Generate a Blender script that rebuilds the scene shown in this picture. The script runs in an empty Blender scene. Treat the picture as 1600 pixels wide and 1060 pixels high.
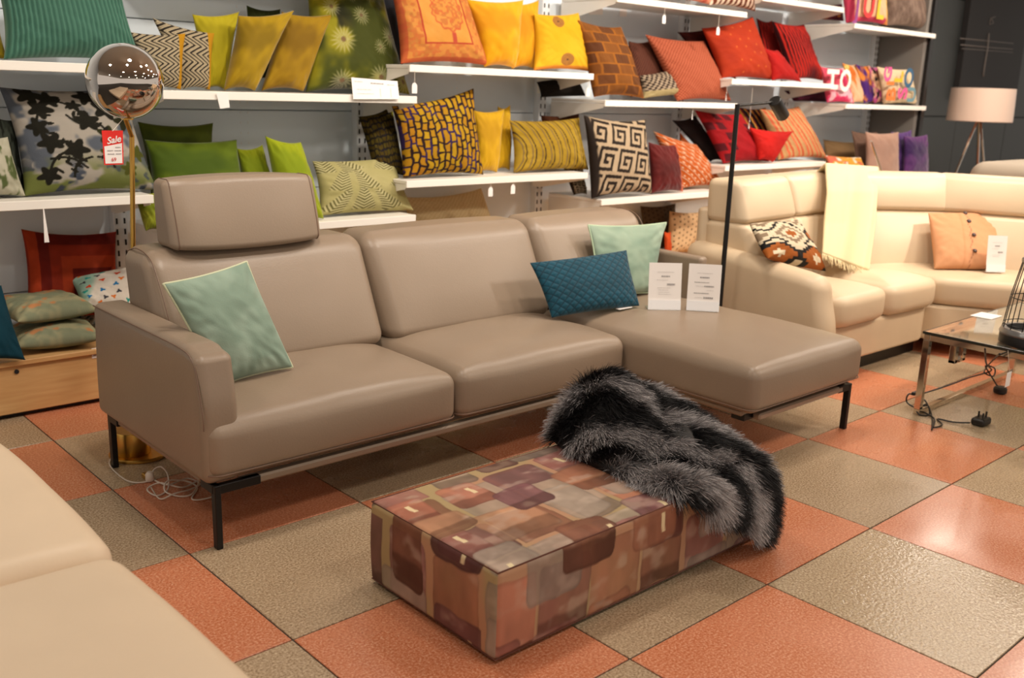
import bpy, math, random
import numpy as np
from mathutils import Vector, Matrix
random.seed(7); RNG = np.random.default_rng(7)
SC = bpy.context.scene; COL = SC.collection
# ------------------------------------------------------------------ camera
YAW, PITCH, ROLL, FPX = 0.74411, 0.25181, 0.03331, 1524.17
CAM = np.array([-1.0965, -3.7706, 1.3668])
FW = np.array([math.sin(YAW)*math.cos(PITCH), math.cos(YAW)*math.cos(PITCH), -math.sin(PITCH)])
r0 = np.array([math.cos(YAW), -math.sin(YAW), 0]); u0 = np.cross(r0, FW)
RT = r0*math.cos(ROLL)+u0*math.sin(ROLL); UP = u0*math.cos(ROLL)-r0*math.sin(ROLL)
cd = bpy.data.cameras.new('camera'); cam = bpy.data.objects.new('camera', cd); COL.objects.link(cam)
m4 = Matrix.Identity(4)
for i in range(3):
    m4[i][0] = RT[i]; m4[i][1] = UP[i]; m4[i][2] = -FW[i]; m4[i][3] = CAM[i]
cam.matrix_world = m4
cd.sensor_width = 36; cd.lens = FPX/1600*36; cd.clip_start = .05; cd.clip_end = 100
cd.dof.use_dof = True; cd.dof.focus_distance = 3.1; cd.dof.aperture_fstop = 3.2
SC.camera = cam
# ------------------------------------------------------------------ world, lights, exposure
w = bpy.data.worlds.new('world'); SC.world = w; w.use_nodes = True
w.node_tree.nodes['Background'].inputs[0].default_value = (1.0, .90, .80, 1)
w.node_tree.nodes['Background'].inputs[1].default_value = 0.66
SC.view_settings.view_transform = 'Standard'; SC.view_settings.look = 'None'
SC.view_settings.gamma = 1; SC.view_settings.use_curve_mapping = False
SC.view_settings.exposure = 0.22
def area(name, loc, target, size, power, color=(1, .86, .70), spread=180):
    l = bpy.data.lights.new(name, 'AREA'); l.shape = 'DISK'; l.size = size; l.energy = power; l.color = color
    l.spread = math.radians(spread)
    o = bpy.data.objects.new(name, l); COL.objects.link(o); o.location = loc
    o.rotation_euler = (Vector(target)-Vector(loc)).to_track_quat('-Z', 'Y').to_euler()
    return o
LCOL = (1, .90, .78); LWARM = (1, .87, .73)
for (x, y, p) in ((-1.6, -1.0, 9), (.4, -1.3, 13), (2.4, -1.3, 15), (4.4, -1.6, 20), (6.6, -1.6, 24),
                  (-1.2, -3.6, 9), (1.0, -3.6, 14), (3.2, -3.8, 20), (5.6, -4.0, 22), (1.4, -5.8, 14), (4.2, -6.2, 14),
                  (-3.5, -6.5, 12), (-1.0, -8.5, 12), (2.5, -9.5, 12), (6.5, -7.5, 14), (-5.5, -3.0, 10), (8.5, -3.0, 16), (7.9, -.25, 26)):
    area('ceiling_lamp', (x, y, 3.12), (x, y, 0), .30, p*1.14, LWARM if x > 3 else LCOL)
for (x, p) in ((-.2, 9), (1.4, 13), (3.0, 17), (4.6, 20), (6.2, 20)):      # wall washers aimed at the shelves
    area('shelf_spot', (x+.2, -1.9, 3.05), (x+.2, .5, 1.2), .2, p, LCOL, 120)
area('showroom_spot', (4.9, -3.4, 3.0), (4.3, -1.2, .5), .25, 11, (1, .84, .68), 80)

# ------------------------------------------------------------------ helpers
def lin(c):
    c = np.asarray(c, float)/255.
    return np.where(c <= .04045, c/12.92, ((c+.055)/1.055)**2.4)
def at(px, py, Y):
    d = FW+(px-800)/FPX*RT-(py-530)/FPX*UP
    return CAM+d*(Y-CAM[1])/d[1]
def atx(px, py, X):
    d = FW+(px-800)/FPX*RT-(py-530)/FPX*UP
    return CAM+d*(X-CAM[0])/d[0]
def atz(px, py, z):
    d = FW+(px-800)/FPX*RT-(py-530)/FPX*UP
    return CAM+d*(z-CAM[2])/d[2]
def mat(name, rgb, rough=.6, metal=0, sheen=0, bump=None, vary=None, coat=0, spec=.5, col_attr=False, trans=0, emit=0, ior=None):
    m = bpy.data.materials.new(name); m.use_nodes = True
    nt = m.node_tree; b = nt.nodes['Principled BSDF']
    c = (*lin(rgb), 1)
    b.inputs['Base Color'].default_value = c; b.inputs['Roughness'].default_value = rough
    b.inputs['Metallic'].default_value = metal; b.inputs['Specular IOR Level'].default_value = spec
    b.inputs['Sheen Weight'].default_value = sheen; b.inputs['Sheen Roughness'].default_value = .4
    b.inputs['Coat Weight'].default_value = coat
    b.inputs['Transmission Weight'].default_value = trans
    if ior: b.inputs['IOR'].default_value = ior
    if emit:
        b.inputs['Emission Color'].default_value = c; b.inputs['Emission Strength'].default_value = emit
    if sheen: b.inputs['Sheen Tint'].default_value = (*(lin(rgb)*.5+.5), 1) if not col_attr else (1, 1, 1, 1)
    tc = nt.nodes.new('ShaderNodeTexCoord'); src = None
    if col_attr:
        a = nt.nodes.new('ShaderNodeAttribute'); a.attribute_name = 'Col'; src = a.outputs['Color']
        nt.links.new(src, b.inputs['Base Color'])
    if vary:
        sc_, amt = vary
        n = nt.nodes.new('ShaderNodeTexNoise'); n.inputs['Scale'].default_value = sc_; n.inputs['Detail'].default_value = 4
        nt.links.new(tc.outputs['Object'], n.inputs['Vector'])
        mr = nt.nodes.new('ShaderNodeMapRange'); mr.inputs[3].default_value = 1-amt; mr.inputs[4].default_value = 1+amt
        mr.inputs[1].default_value = .3; mr.inputs[2].default_value = .7
        nt.links.new(n.outputs['Fac'], mr.inputs[0])
        mx = nt.nodes.new('ShaderNodeVectorMath'); mx.operation = 'SCALE'
        if src: nt.links.new(src, mx.inputs[0])
        else: mx.inputs[0].default_value = c[:3]
        nt.links.new(mr.outputs[0], mx.inputs['Scale']); nt.links.new(mx.outputs[0], b.inputs['Base Color'])
    if bump:
        sc_, st = bump
        n = nt.nodes.new('ShaderNodeTexNoise'); n.inputs['Scale'].default_value = sc_; n.inputs['Detail'].default_value = 3
        nt.links.new(tc.outputs['Object'], n.inputs['Vector'])
        bp = nt.nodes.new('ShaderNodeBump'); bp.inputs['Strength'].default_value = st; bp.inputs['Distance'].default_value = .004
        nt.links.new(n.outputs['Fac'], bp.inputs['Height']); nt.links.new(bp.outputs[0], b.inputs['Normal'])
    return m
def mk(name, V, F, m, parent=None, smooth=True, col=None, sharp=None):
    V = np.asarray(V, float)
    if parent is not None: V = V-np.array(ROOTS[parent.name])
    me = bpy.data.meshes.new(name); me.from_pydata(V.tolist(), [], [tuple(int(i) for i in f) for f in F]); me.update()
    if m is not None: me.materials.append(m)
    if smooth:
        me.polygons.foreach_set('use_smooth', [True]*len(me.polygons))
        if sharp: me.set_sharp_from_angle(angle=math.radians(sharp))
    if col is not None:
        a = me.color_attributes.new('Col', 'FLOAT_COLOR', 'POINT')
        c4 = np.ones((len(V), 4)); c4[:, :3] = col
        a.data.foreach_set('color', c4.ravel())
    o = bpy.data.objects.new(name, me); COL.objects.link(o)
    if parent is not None: o.parent = parent; ROOTS[o.name] = ROOTS[parent.name]
    else: ROOTS[o.name] = (0, 0, 0)
    return o
ROOTS = {}
def root(name, loc, label, cat, group=None):
    o = bpy.data.objects.new(name, None); COL.objects.link(o); o.location = loc; o.empty_display_size = .05
    ROOTS[o.name] = tuple(loc); tag(o, label, cat, group); return o
def tag(o, label=None, cat=None, group=None, kind=None):
    if label: o['label'] = label
    if cat: o['category'] = cat
    if group: o['group'] = group
    if kind: o['kind'] = kind
    return o
def recenter(o, loc):      # give a single-mesh thing its origin at its base
    o.data.transform(Matrix.Translation(-Vector(loc))); o.location = loc; ROOTS[o.name] = tuple(loc)
class MB:
    def __init__(s): s.V = []; s.F = []
    def add(s, V, F):
        n = len(s.V); s.V += [tuple(v) for v in V]; s.F += [tuple(i+n for i in f) for f in F]; return s
    def box(s, x0, x1, y0, y1, z0, z1, b=.002, M=None):
        V, F = chbox(x0, x1, y0, y1, z0, z1, b)
        if M is not None: V = [tuple(M @ Vector(v)) for v in V]
        return s.add(V, F)
    def tube(s, pts, r, n=8, closed=False):
        V, F = tube(pts, r, n, closed); return s.add(V, F)
    def lathe(s, prof, c, n=32, axis=(0, 0, 1)):
        V = []; F = []; k = len(prof)
        q = Vector((0, 0, 1)).rotation_difference(Vector(axis)).to_matrix()
        for i in range(n):
            a = 2*math.pi*i/n
            for (r, z) in prof:
                p = q @ Vector((r*math.cos(a), r*math.sin(a), z)); V.append((p.x+c[0], p.y+c[1], p.z+c[2]))
        for i in range(n):
            for j in range(k-1):
                F.append((i*k+j, ((i+1) % n)*k+j, ((i+1) % n)*k+j+1, i*k+j+1))
        return s.add(V, F)
    def build(s, name, m, parent=None, smooth=True, sharp=35): return mk(name, s.V, s.F, m, parent, smooth, sharp=sharp)
def chbox(x0, x1, y0, y1, z0, z1, b=.002):
    b = min(b, (x1-x0)/2.1, (y1-y0)/2.1, (z1-z0)/2.1)
    if b <= 0:
        b = 1e-5
    X = (x0, x1); Y = (y0, y1); Z = (z0, z1); V = []; idx = {}
    for i in (0, 1):
        for j in (0, 1):
            for k in (0, 1):
                sx, sy, sz = (1-2*i)*b, (1-2*j)*b, (1-2*k)*b
                for a, v in enumerate(((X[i], Y[j]+sy, Z[k]+sz), (X[i]+sx, Y[j], Z[k]+sz), (X[i]+sx, Y[j]+sy, Z[k]))):
                    idx[(i, j, k, a)] = len(V); V.append(v)
    g = lambda i, j, k, a: idx[(i, j, k, a)]
    F = []
    F.append((g(0,0,0,0), g(0,0,1,0), g(0,1,1,0), g(0,1,0,0))); F.append((g(1,0,0,0), g(1,1,0,0), g(1,1,1,0), g(1,0,1,0)))
    F.append((g(0,0,0,1), g(1,0,0,1), g(1,0,1,1), g(0,0,1,1))); F.append((g(0,1,0,1), g(0,1,1,1), g(1,1,1,1), g(1,1,0,1)))
    F.append((g(0,0,0,2), g(0,1,0,2), g(1,1,0,2), g(1,0,0,2))); F.append((g(0,0,1,2), g(1,0,1,2), g(1,1,1,2), g(0,1,1,2)))
    for j in (0, 1):
        for k in (0, 1): F.append((g(0,j,k,1), g(0,j,k,2), g(1,j,k,2), g(1,j,k,1)))
    for i in (0, 1):
        for k in (0, 1): F.append((g(i,0,k,0), g(i,0,k,2), g(i,1,k,2), g(i,1,k,0)))
    for i in (0, 1):
        for j in (0, 1): F.append((g(i,j,0,0), g(i,j,0,1), g(i,j,1,1), g(i,j,1,0)))
    for i in (0, 1):
        for j in (0, 1):
            for k in (0, 1): F.append((g(i,j,k,0), g(i,j,k,1), g(i,j,k,2)))
    # orient outward
    c = Vector(((x0+x1)/2, (y0+y1)/2, (z0+z1)/2)); out = []
    for f in F:
        p = [Vector(V[i]) for i in f]; n = (p[1]-p[0]).cross(p[2]-p[0]); m_ = sum(p, Vector())/len(p)-c
        out.append(f if n.dot(m_) >= 0 else tuple(reversed(f)))
    return V, out
def tube(pts, r, n=8, closed=False):
    P = [Vector(p) for p in pts]; V = []; F = []; k = len(P); up = Vector((0, 0, 1)); prev = None
    for i, p in enumerate(P):
        a = P[(i-1) % k] if (closed or i > 0) else P[0]; b = P[(i+1) % k] if (closed or i < k-1) else P[-1]
        t = (b-a).normalized() if (b-a).length > 1e-9 else Vector((0, 0, 1))
        if prev is None:
            s = t.cross(up) if abs(t.dot(up)) < .95 else t.cross(Vector((1, 0, 0)))
        else: s = prev-t*prev.dot(t)
        s.normalize(); prev = s; q = t.cross(s)
        rr = r[i] if isinstance(r, (list, tuple)) else r
        for j in range(n):
            an = 2*math.pi*j/n; V.append(tuple(p+(s*math.cos(an)+q*math.sin(an))*rr))
    for i in range(k if closed else k-1):
        for j in range(n):
            a, b = i*n+j, i*n+(j+1) % n; c, d = ((i+1) % k)*n+(j+1) % n, ((i+1) % k)*n+j
            F.append((a, b, c, d))
    if not closed: F.append(tuple(range(n-1, -1, -1))); F.append(tuple((k-1)*n+j for j in range(n)))
    return V, F
def smoothpath(pts, n=8):
    P = [Vector(p) for p in pts]; out = []
    for i in range(len(P)-1):
        p0 = P[max(i-1, 0)]; p1 = P[i]; p2 = P[i+1]; p3 = P[min(i+2, len(P)-1)]
        for k in range(n):
            t = k/n; out.append(.5*((2*p1)+(p2-p0)*t+(2*p0-5*p1+4*p2-p3)*t*t+(3*p1-p0-3*p2+p3)*t**3))
    out.append(P[-1]); return out
def axis_samples(h, r, seg, n):
    a = [-(h-r)-r*math.tan(math.radians(45*(1-i/seg))) for i in range(seg)]
    mid = list(np.linspace(-(h-r), h-r, max(n, 2)))
    return a+mid+[-v for v in reversed(a)]
def rbox(sx, sy, sz, r, seg=4, n=10):
    """rounded box centred on the origin, vertices as an array"""
    h = (sx/2, sy/2, sz/2); r = min(r, min(h)*.98)
    nn = [max(2, int(n*d/max(sx, sy, sz))+2) for d in (sx, sy, sz)]
    A = [axis_samples(h[i], r, seg, nn[i]) for i in range(3)]; L = [len(a) for a in A]
    ids = {}; V = []; F = []
    def vid(i, j, k):
        key = (i, j, k)
        if key not in ids: ids[key] = len(V); V.append((A[0][i], A[1][j], A[2][k]))
        return ids[key]
    for ax in range(3):
        b, c = (ax+1) % 3, (ax+2) % 3
        for side in (0, L[ax]-1):
            for i in range(L[b]-1):
                for j in range(L[c]-1):
                    q = []
                    for di, dj in ((0, 0), (1, 0), (1, 1), (0, 1)):
                        t = [0, 0, 0]; t[ax] = side; t[b] = i+di; t[c] = j+dj; q.append(vid(*t))
                    F.append(q if side else q[::-1])
    V = np.array(V); hh = np.array(h)-r; q = np.clip(V, -hh, hh); d = V-q
    ln = np.linalg.norm(d, axis=1, keepdims=True); V = q+d/np.maximum(ln, 1e-9)*np.where(ln > 1e-9, r, 0)
    return V, F
def vn(x, y, seed=0):
    x = np.asarray(x, float); y = np.asarray(y, float)
    xi = np.floor(x).astype(np.int64); yi = np.floor(y).astype(np.int64); xf = x-xi; yf = y-yi
    def h(a, b):
        n = (a*374761393+b*668265263+seed*1274126177) & 0x7fffffff
        n = ((n ^ (n >> 13))*1274126177) & 0x7fffffff
        return ((n ^ (n >> 16)) & 0xffff)/65535.
    u = xf*xf*(3-2*xf); v = yf*yf*(3-2*yf)
    return (h(xi, yi)*(1-u)+h(xi+1, yi)*u)*(1-v)+(h(xi, yi+1)*(1-u)+h(xi+1, yi+1)*u)*v
def hsh(a, b, seed=0):
    n = (np.asarray(a).astype(np.int64)*374761393+np.asarray(b).astype(np.int64)*668265263+seed*1274126177) & 0x7fffffff
    n = ((n ^ (n >> 13))*1274126177) & 0x7fffffff
    return ((n ^ (n >> 16)) & 0xffff)/65535.
def fbm(x, y, s=0): return (vn(x, y, s)+.5*vn(2*x, 2*y, s+1)+.25*vn(4*x, 4*y, s+2))/1.75
def mix(a, b, t):
    t = np.clip(t, 0, 1)[..., None]; return np.asarray(a, float)*(1-t)+np.asarray(b, float)*t
def sst(a, b, x): t = np.clip((x-a)/(b-a), 0, 1); return t*t*(3-2*t)
def C(shape, rgb): return np.ones(shape+(3,))*np.array(rgb, float)

# ------------------------------------------------------------------ materials
M = {}
M['white'] = mat('white_shelf_metal', (240, 235, 226), .35)
M['panel'] = mat('grey_back_panel', (220, 230, 238), .5)
M['upright'] = mat('light_grey_upright', (222, 225, 228), .45)
M['slot'] = mat('dark_slot', (20, 20, 22), .8)
M['darkwall'] = mat('dark_wall_panel', (62, 66, 66), .6, bump=(30, .05))
M['endpanel'] = mat('grey_end_panel', (120, 114, 108), .6)
M['black'] = mat('black_metal', (24, 22, 22), .4, metal=.3)
M['leather'] = mat('taupe_leather', (144, 126, 108), .36, bump=(160, .12), vary=(3, .04), spec=.45)
M['leather_seam'] = mat('taupe_thread', (116, 92, 76), .5)
M['rail'] = mat('painted_grey_rail', (150, 134, 118), .35, metal=.3)
M['cream'] = mat('cream_leather', (208, 186, 156), .42, bump=(120, .08), vary=(4, .03))
M['fgcream'] = mat('pale_cream_leather', (226, 204, 176), .45, bump=(120, .06), vary=(4, .025))
M['grout'] = mat('dark_grout', (62, 54, 46), .8)
M['wood'] = mat('light_beech_board', (206, 162, 108), .45)
M['brass'] = mat('brushed_brass', (206, 164, 84), .34, metal=1)
M['mirror'] = mat('smoked_chrome_glass', (205, 196, 188), .03, metal=1)
M['chrome'] = mat('chrome', (215, 205, 192), .1, metal=1)
M['paper'] = mat('white_card', (238, 232, 228), .5)
M['acrylic'] = mat('clear_acrylic', (250, 250, 250), .05, trans=1, ior=1.2)
M['ink'] = mat('grey_ink', (150, 144, 144), .7)
M['inklight'] = mat('pale_grey_ink', (200, 195, 193), .7)
M['red'] = mat('red_card', (226, 40, 30), .5)
M['cable'] = mat('white_cable', (222, 210, 196), .35)
M['bcable'] = mat('black_cable', (26, 22, 20), .45)
M['fab'] = mat('printed_fabric', (200, 200, 200), .85, col_attr=True, bump=(260, .25), spec=.2)
M['velvet'] = mat('velvet_fabric', (200, 200, 200), .75, col_attr=True, bump=(200, .15), sheen=.28, spec=.2)
M['hair'] = mat('faux_fur', (200, 200, 200), .55, col_attr=True, spec=.35)
M['otto'] = mat('watercolour_print_cotton', (200, 200, 200), .8, col_attr=True, bump=(500, .15), spec=.25)
M['throw'] = mat('cream_wool', (216, 198, 156), .9, bump=(200, .4), sheen=.2)
M['shade'] = mat('pale_lamp_shade', (240, 214, 196), .4, bump=(30, .15))
M['canvas'] = mat('black_canvas', (36, 34, 34), .7)
M['drawline'] = mat('grey_paint_line', (128, 122, 118), .7)
M['glass'] = mat('table_glass', (225, 232, 222), .03, trans=.92, ior=1.45)
M['glassedge'] = mat('dark_glass_edge', (38, 42, 36), .2)
M['ceil'] = mat('ceiling_paint', (206, 192, 176), .8)
M['pouf'] = mat('grey_beige_cloth', (160, 148, 132), .9)
# beech grain
nt = M['wood'].node_tree; b = nt.nodes['Principled BSDF']
tc = nt.nodes.new('ShaderNodeTexCoord'); mp = nt.nodes.new('ShaderNodeMapping'); mp.inputs['Scale'].default_value = (1.2, 12, 14)
nz = nt.nodes.new('ShaderNodeTexNoise'); nz.inputs['Scale'].default_value = 3; nz.inputs['Detail'].default_value = 6
cr = nt.nodes.new('ShaderNodeValToRGB'); cr.color_ramp.elements[0].position = .3; cr.color_ramp.elements[1].position = .7
cr.color_ramp.elements[0].color = (*lin((196, 148, 94)), 1); cr.color_ramp.elements[1].color = (*lin((212, 170, 116)), 1)
nt.links.new(tc.outputs['Object'], mp.inputs[0]); nt.links.new(mp.outputs[0], nz.inputs['Vector'])
nt.links.new(nz.outputs['Fac'], cr.inputs[0]); nt.links.new(cr.outputs[0], b.inputs['Base Color'])
def tilemat(name, c1, c2, c3, rough, relief=.03, rs=60):
    m = bpy.data.materials.new(name); m.use_nodes = True; nt = m.node_tree; b = nt.nodes['Principled BSDF']
    g = nt.nodes.new('ShaderNodeNewGeometry')
    n1 = nt.nodes.new('ShaderNodeTexNoise'); n1.inputs['Scale'].default_value = 150; n1.inputs['Detail'].default_value = 3; n1.inputs['Roughness'].default_value = .7
    n2 = nt.nodes.new('ShaderNodeTexNoise'); n2.inputs['Scale'].default_value = 2.3; n2.inputs['Detail'].default_value = 5
    for n in (n1, n2): nt.links.new(g.outputs['Position'], n.inputs['Vector'])
    cr = nt.nodes.new('ShaderNodeValToRGB'); e = cr.color_ramp.elements
    e[0].position = .33; e[0].color = (*lin(c1), 1); e[1].position = .66; e[1].color = (*lin(c3), 1)
    x = e.new(.5); x.color = (*lin(c2), 1)
    nt.links.new(n1.outputs['Fac'], cr.inputs[0])
    oi = nt.nodes.new('ShaderNodeObjectInfo')
    ad = nt.nodes.new('ShaderNodeMath'); ad.operation = 'MULTIPLY_ADD'; ad.inputs[1].default_value = .12; ad.inputs[2].default_value = .82
    nt.links.new(oi.outputs['Random'], ad.inputs[0])
    a2 = nt.nodes.new('ShaderNodeMath'); a2.operation = 'MULTIPLY_ADD'; a2.inputs[1].default_value = .24
    nt.links.new(n2.outputs['Fac'], a2.inputs[0]); nt.links.new(ad.outputs[0], a2.inputs[2])
    sc = nt.nodes.new('ShaderNodeVectorMath'); sc.operation = 'SCALE'
    nt.links.new(cr.outputs[0], sc.inputs[0]); nt.links.new(a2.outputs[0], sc.inputs['Scale']); nt.links.new(sc.outputs[0], b.inputs['Base Color'])
    mr = nt.nodes.new('ShaderNodeMapRange'); mr.inputs[1].default_value = .35; mr.inputs[2].default_value = .65
    mr.inputs[3].default_value = rough-.06; mr.inputs[4].default_value = rough+.1
    nt.links.new(n2.outputs['Fac'], mr.inputs[0]); nt.links.new(mr.outputs[0], b.inputs['Roughness'])
    n3 = nt.nodes.new('ShaderNodeTexNoise'); n3.inputs['Scale'].default_value = rs; n3.inputs['Detail'].default_value = 4
    nt.links.new(g.outputs['Position'], n3.inputs['Vector'])
    bp = nt.nodes.new('ShaderNodeBump'); bp.inputs['Strength'].default_value = relief; bp.inputs['Distance'].default_value = .003
    nt.links.new(n3.outputs['Fac'], bp.inputs['Height']); nt.links.new(bp.outputs[0], b.inputs['Normal'])
    b.inputs['Specular IOR Level'].default_value = .55
    return m
M['tile_o'] = tilemat('terracotta_terrazzo', (176, 98, 64), (200, 124, 88), (220, 166, 134), .24)
M['tile_g'] = tilemat('greige_terrazzo', (132, 110, 84), (170, 147, 119), (202, 182, 154), .22, .05, 60)

# ================================================================== STRUCTURE
fl = MB().box(-8, 14, -13, 3, -.05, -.004, .001).build('floor', M['grout'], None, False); tag(fl, kind='structure')
ROOTS['floor'] = (0, 0, 0)
S = .6; TH = S/2-.0022
tv, tf = chbox(-TH, TH, -TH, TH, -.012, 0, .0015)
tm = []
for k in 'og':
    me = bpy.data.meshes.new('tile_mesh'); me.from_pydata([tuple(v) for v in tv], [], tf); me.materials.append(M['tile_'+k]); tm.append(me)
worn = tm[1].copy(); worn.materials.clear()
worn.materials.append(tilemat('worn_greige_terrazzo', (132, 110, 84), (180, 158, 128), (212, 194, 164), .14, .55, 75)); worn.name = 'tile_mesh_worn'
for iu in range(-3, 18):
    for iv in range(-4, 8):
        X = (iu+.5)*S; Y = -(iv+.5)*S
        if Y > .6 and X < 7.5: continue
        d = np.array([X, Y, 0])-CAM; dep = d@FW; px = 800+FPX*(d@RT)/max(dep, .01)
        if dep < .6 or px < -260 or px > 1860: continue
        o = bpy.data.objects.new('floor_tile', worn if (iu, iv) == (2, 4) else tm[(iu+iv) % 2 == 0]); COL.objects.link(o)
        o.location = (X, Y, 0); o.parent = fl
# tile (0,2) is grey: parity even -> grey (mesh index 1)
wl = MB().box(-4.5, 7.6, .9, 1.0, 0, 3.2, .002).build('wall_back', M['panel'], None, False); tag(wl, kind='structure')
wr = MB().box(7.6, 14, 1.06, 1.16, 0, 3.2, .002).build('wall_right', M['darkwall'], None, False); tag(wr, kind='structure')
for x0, x1 in ((7.56, 8.78), (8.79, 9.78), (9.79, 11.1), (11.11, 12.6)):
    for z0, z1 in ((0, .2), (.21, 1.215), (1.225, 2.4), (2.41, 3.19)):
        MB().box(x0, x1, 1.035, 1.06, z0, z1, .004).build('wall_panel', M['darkwall'], wr, False)
ce = MB().box(-8, 14, -13, 1.3, 3.2, 3.25, .002).build('ceiling', M['ceil'], None, False); tag(ce, kind='structure')

# ================================================================== SHELVING FIXTURE
YF, YB = .30, .82
BX = [-.77, .60, 1.93, 3.28, 4.66, 6.02, 7.38]
fx = root('shelving_fixture', (3.3, .86, 0), 'long pale grey slotted shelving wall carrying the white cushion shelves', 'shelving')
for i in range(6):
    x0, x1 = BX[i]+.03, BX[i+1]-.03
    for z0 in np.arange(.02, 2.6, .40):
        MB().box(x0, x1, YB, YB+.015, z0, z0+.396, .003).build('back_panel', M['panel'], fx, False)
    # faint perforation column in the middle of each bay
    mb = MB()
    for z in np.arange(.3, 2.5, .05):
        for dx in (-.02, .02):
            mb.box((x0+x1)/2+dx-.003, (x0+x1)/2+dx+.003, YB-.0015, YB+.001, z, z+.012, .0002)
    tag(mb.build('perforation', M['slot'] if False else M['upright'], fx, False), kind='stuff')
for i, x in enumerate(BX):
    if x < -.7: continue
    MB().box(x-.032, x+.032, YB-.05, YB+.02, 0, 2.6, .004).build('upright', M['upright'], fx, False)
    mb = MB()
    for z in np.arange(.25, 2.5, .05):
        for dx in (-.018, .018):
            mb.box(x+dx-.004, x+dx+.004, YB-.0525, YB-.049, z, z+.026, .0005)
    tag(mb.build('slot', M['slot'], fx, False), kind='stuff')
MB().box(7.42, 7.47, .36, .9, 0, 2.6, .003).build('end_panel', M['endpanel'], fx, False)
MB().box(7.47, 7.53, .33, .39, 0, 2.6, .003).build('end_trim', M['black'], fx, False)

TOPZ = {}
def shelf(name, x0, x1, z, label, YFs=YF):
    r = root('wall_shelf', ((x0+x1)/2, YB-.05, z-.02), label, 'shelf', 'white metal shelves of the cushion wall')
    mb = MB(); mb.box(x0+.002, x1-.002, YFs+.014, YB-.055, z-.004, z+.0138, .002); mb.box(x0, x1, YFs, YFs+.016, z-.022, z+.014, .002)
    mb.build('shelf_board', M['white'], r, False)
    for xx in (x0+.006, x1-.010):
        V = [(xx, YFs+.02, z-.006), (xx, YB-.05, z-.006), (xx, YB-.05, z-.11), (xx, YB-.12, z-.11), (xx, YFs+.02, z-.03)]
        V += [(a+.004, b_, c) for a, b_, c in V]
        F = [(4, 3, 2, 1, 0), (5, 6, 7, 8, 9)]+[(i, (i+1) % 5, (i+1) % 5+5, i+5) for i in range(5)]
        mk('shelf_bracket', V, F, M['white'], r, False)
    TOPZ[name] = z+.014
    return r
shelf('A1', -.74, .60, 1.392, 'white shelf with the ribbed green cushion, top left')
shelf('A2', -.74, .570, .868, 'white shelf under the black and white floral cushion, left')
shelf('B0', .635, 1.94, 1.90, 'white shelf above the ochre cushions, at the top edge of the photo')
shelf('B1', .635, 1.948, 1.297, 'white shelf with the zigzag, ochre and dandelion cushions')
shelf('B2', .635, 1.946, .700, 'white shelf with the green and fern cushions behind the headrest')
shelf('C1', 1.90, 3.234, 1.450, 'white shelf with the orange ornate and bright yellow cushions')
shelf('C2', 1.885, 3.228, .876, 'white shelf with the mustard and olive patterned cushions')
shelf('D0', 3.40, 4.707, 1.898, 'white shelf with the pink and zebra cushions, top centre')
shelf('D1', 3.345, 4.685, 1.300, 'white shelf with the brown block and salmon cushions')
shelf('D2', 3.36, 4.60, .706, 'white shelf with the black key-pattern and orange cushions')
shelf('E0', 4.87, 5.944, 2.02, 'empty-looking white shelf at the top edge above the pleated red cushion')
shelf('E1', 4.60, 5.915, 1.462, 'white shelf with the rust and pleated red cushions')
shelf('E2', 4.61, 5.920, .876, 'white shelf with the red and striped cushions behind the cream sofa')
shelf('F0', 6.125, 7.487, 1.920, 'white shelf with the lettered and furry grey cushions, top right')
shelf('F1', 6.13, 7.487, 1.316, 'white shelf with the row of lettered cushions')
shelf('F2', 6.13, 7.487, .72, 'white shelf with the taupe and purple cushions behind the throw', .06)

# wooden base boxes
for i in range(5):
    x0, x1 = (-1.6, .44) if i == 0 else (BX[i]+.02 if i > 1 else .46, BX[i+1]-.0)
    if i == 0: lab = 'light beech base box under the left shelves with sage cushions on it'
    else: lab = ['', 'light beech base box behind the taupe sofa headrest', 'light beech base box behind the middle of the taupe sofa', 'light beech base box behind the mint cushion',
                 'light beech base box behind the cream sofa'][i]
    r = root('base_box', ((x0+x1)/2, .56, 0), lab, 'box', 'beech base boxes of the cushion wall')
    MB().box(x0, x1, .325, YB-.06, .222, .244, .003).build('box_top', M['wood'], r, False)
    MB().box(x0+.003, x1-.003, .340, YB-.07, .022, .222, .003).build('box_front', M['wood'], r, False)
    MB().box(x0+.03, x1-.03, .37, YB-.08, 0, .022, .002).build('plinth', M['black'], r, False)
    if i == 0:
        k = at(26, 581, .3395); MB().lathe([(0, 0), (.009, 0), (.009, .004), (0, .004)], (k[0], .3395, k[2]), 20, (0, -1, 0)).build('finger_hole', M['slot'], r)
        k = at(148, 552, .338); MB().box(k[0]-.012, k[0]+.01, .3375, .3395, k[2]-.022, k[2]+.022, .0005).build('barcode_sticker', M['paper'], r, False)
        MB().box(k[0]-.006, k[0]+.006, .3368, .3376, k[2]-.012, k[2]+.008, .0003).build('printed_lines', M['ink'], r, False)
TOPZ['base'] = .245

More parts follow.
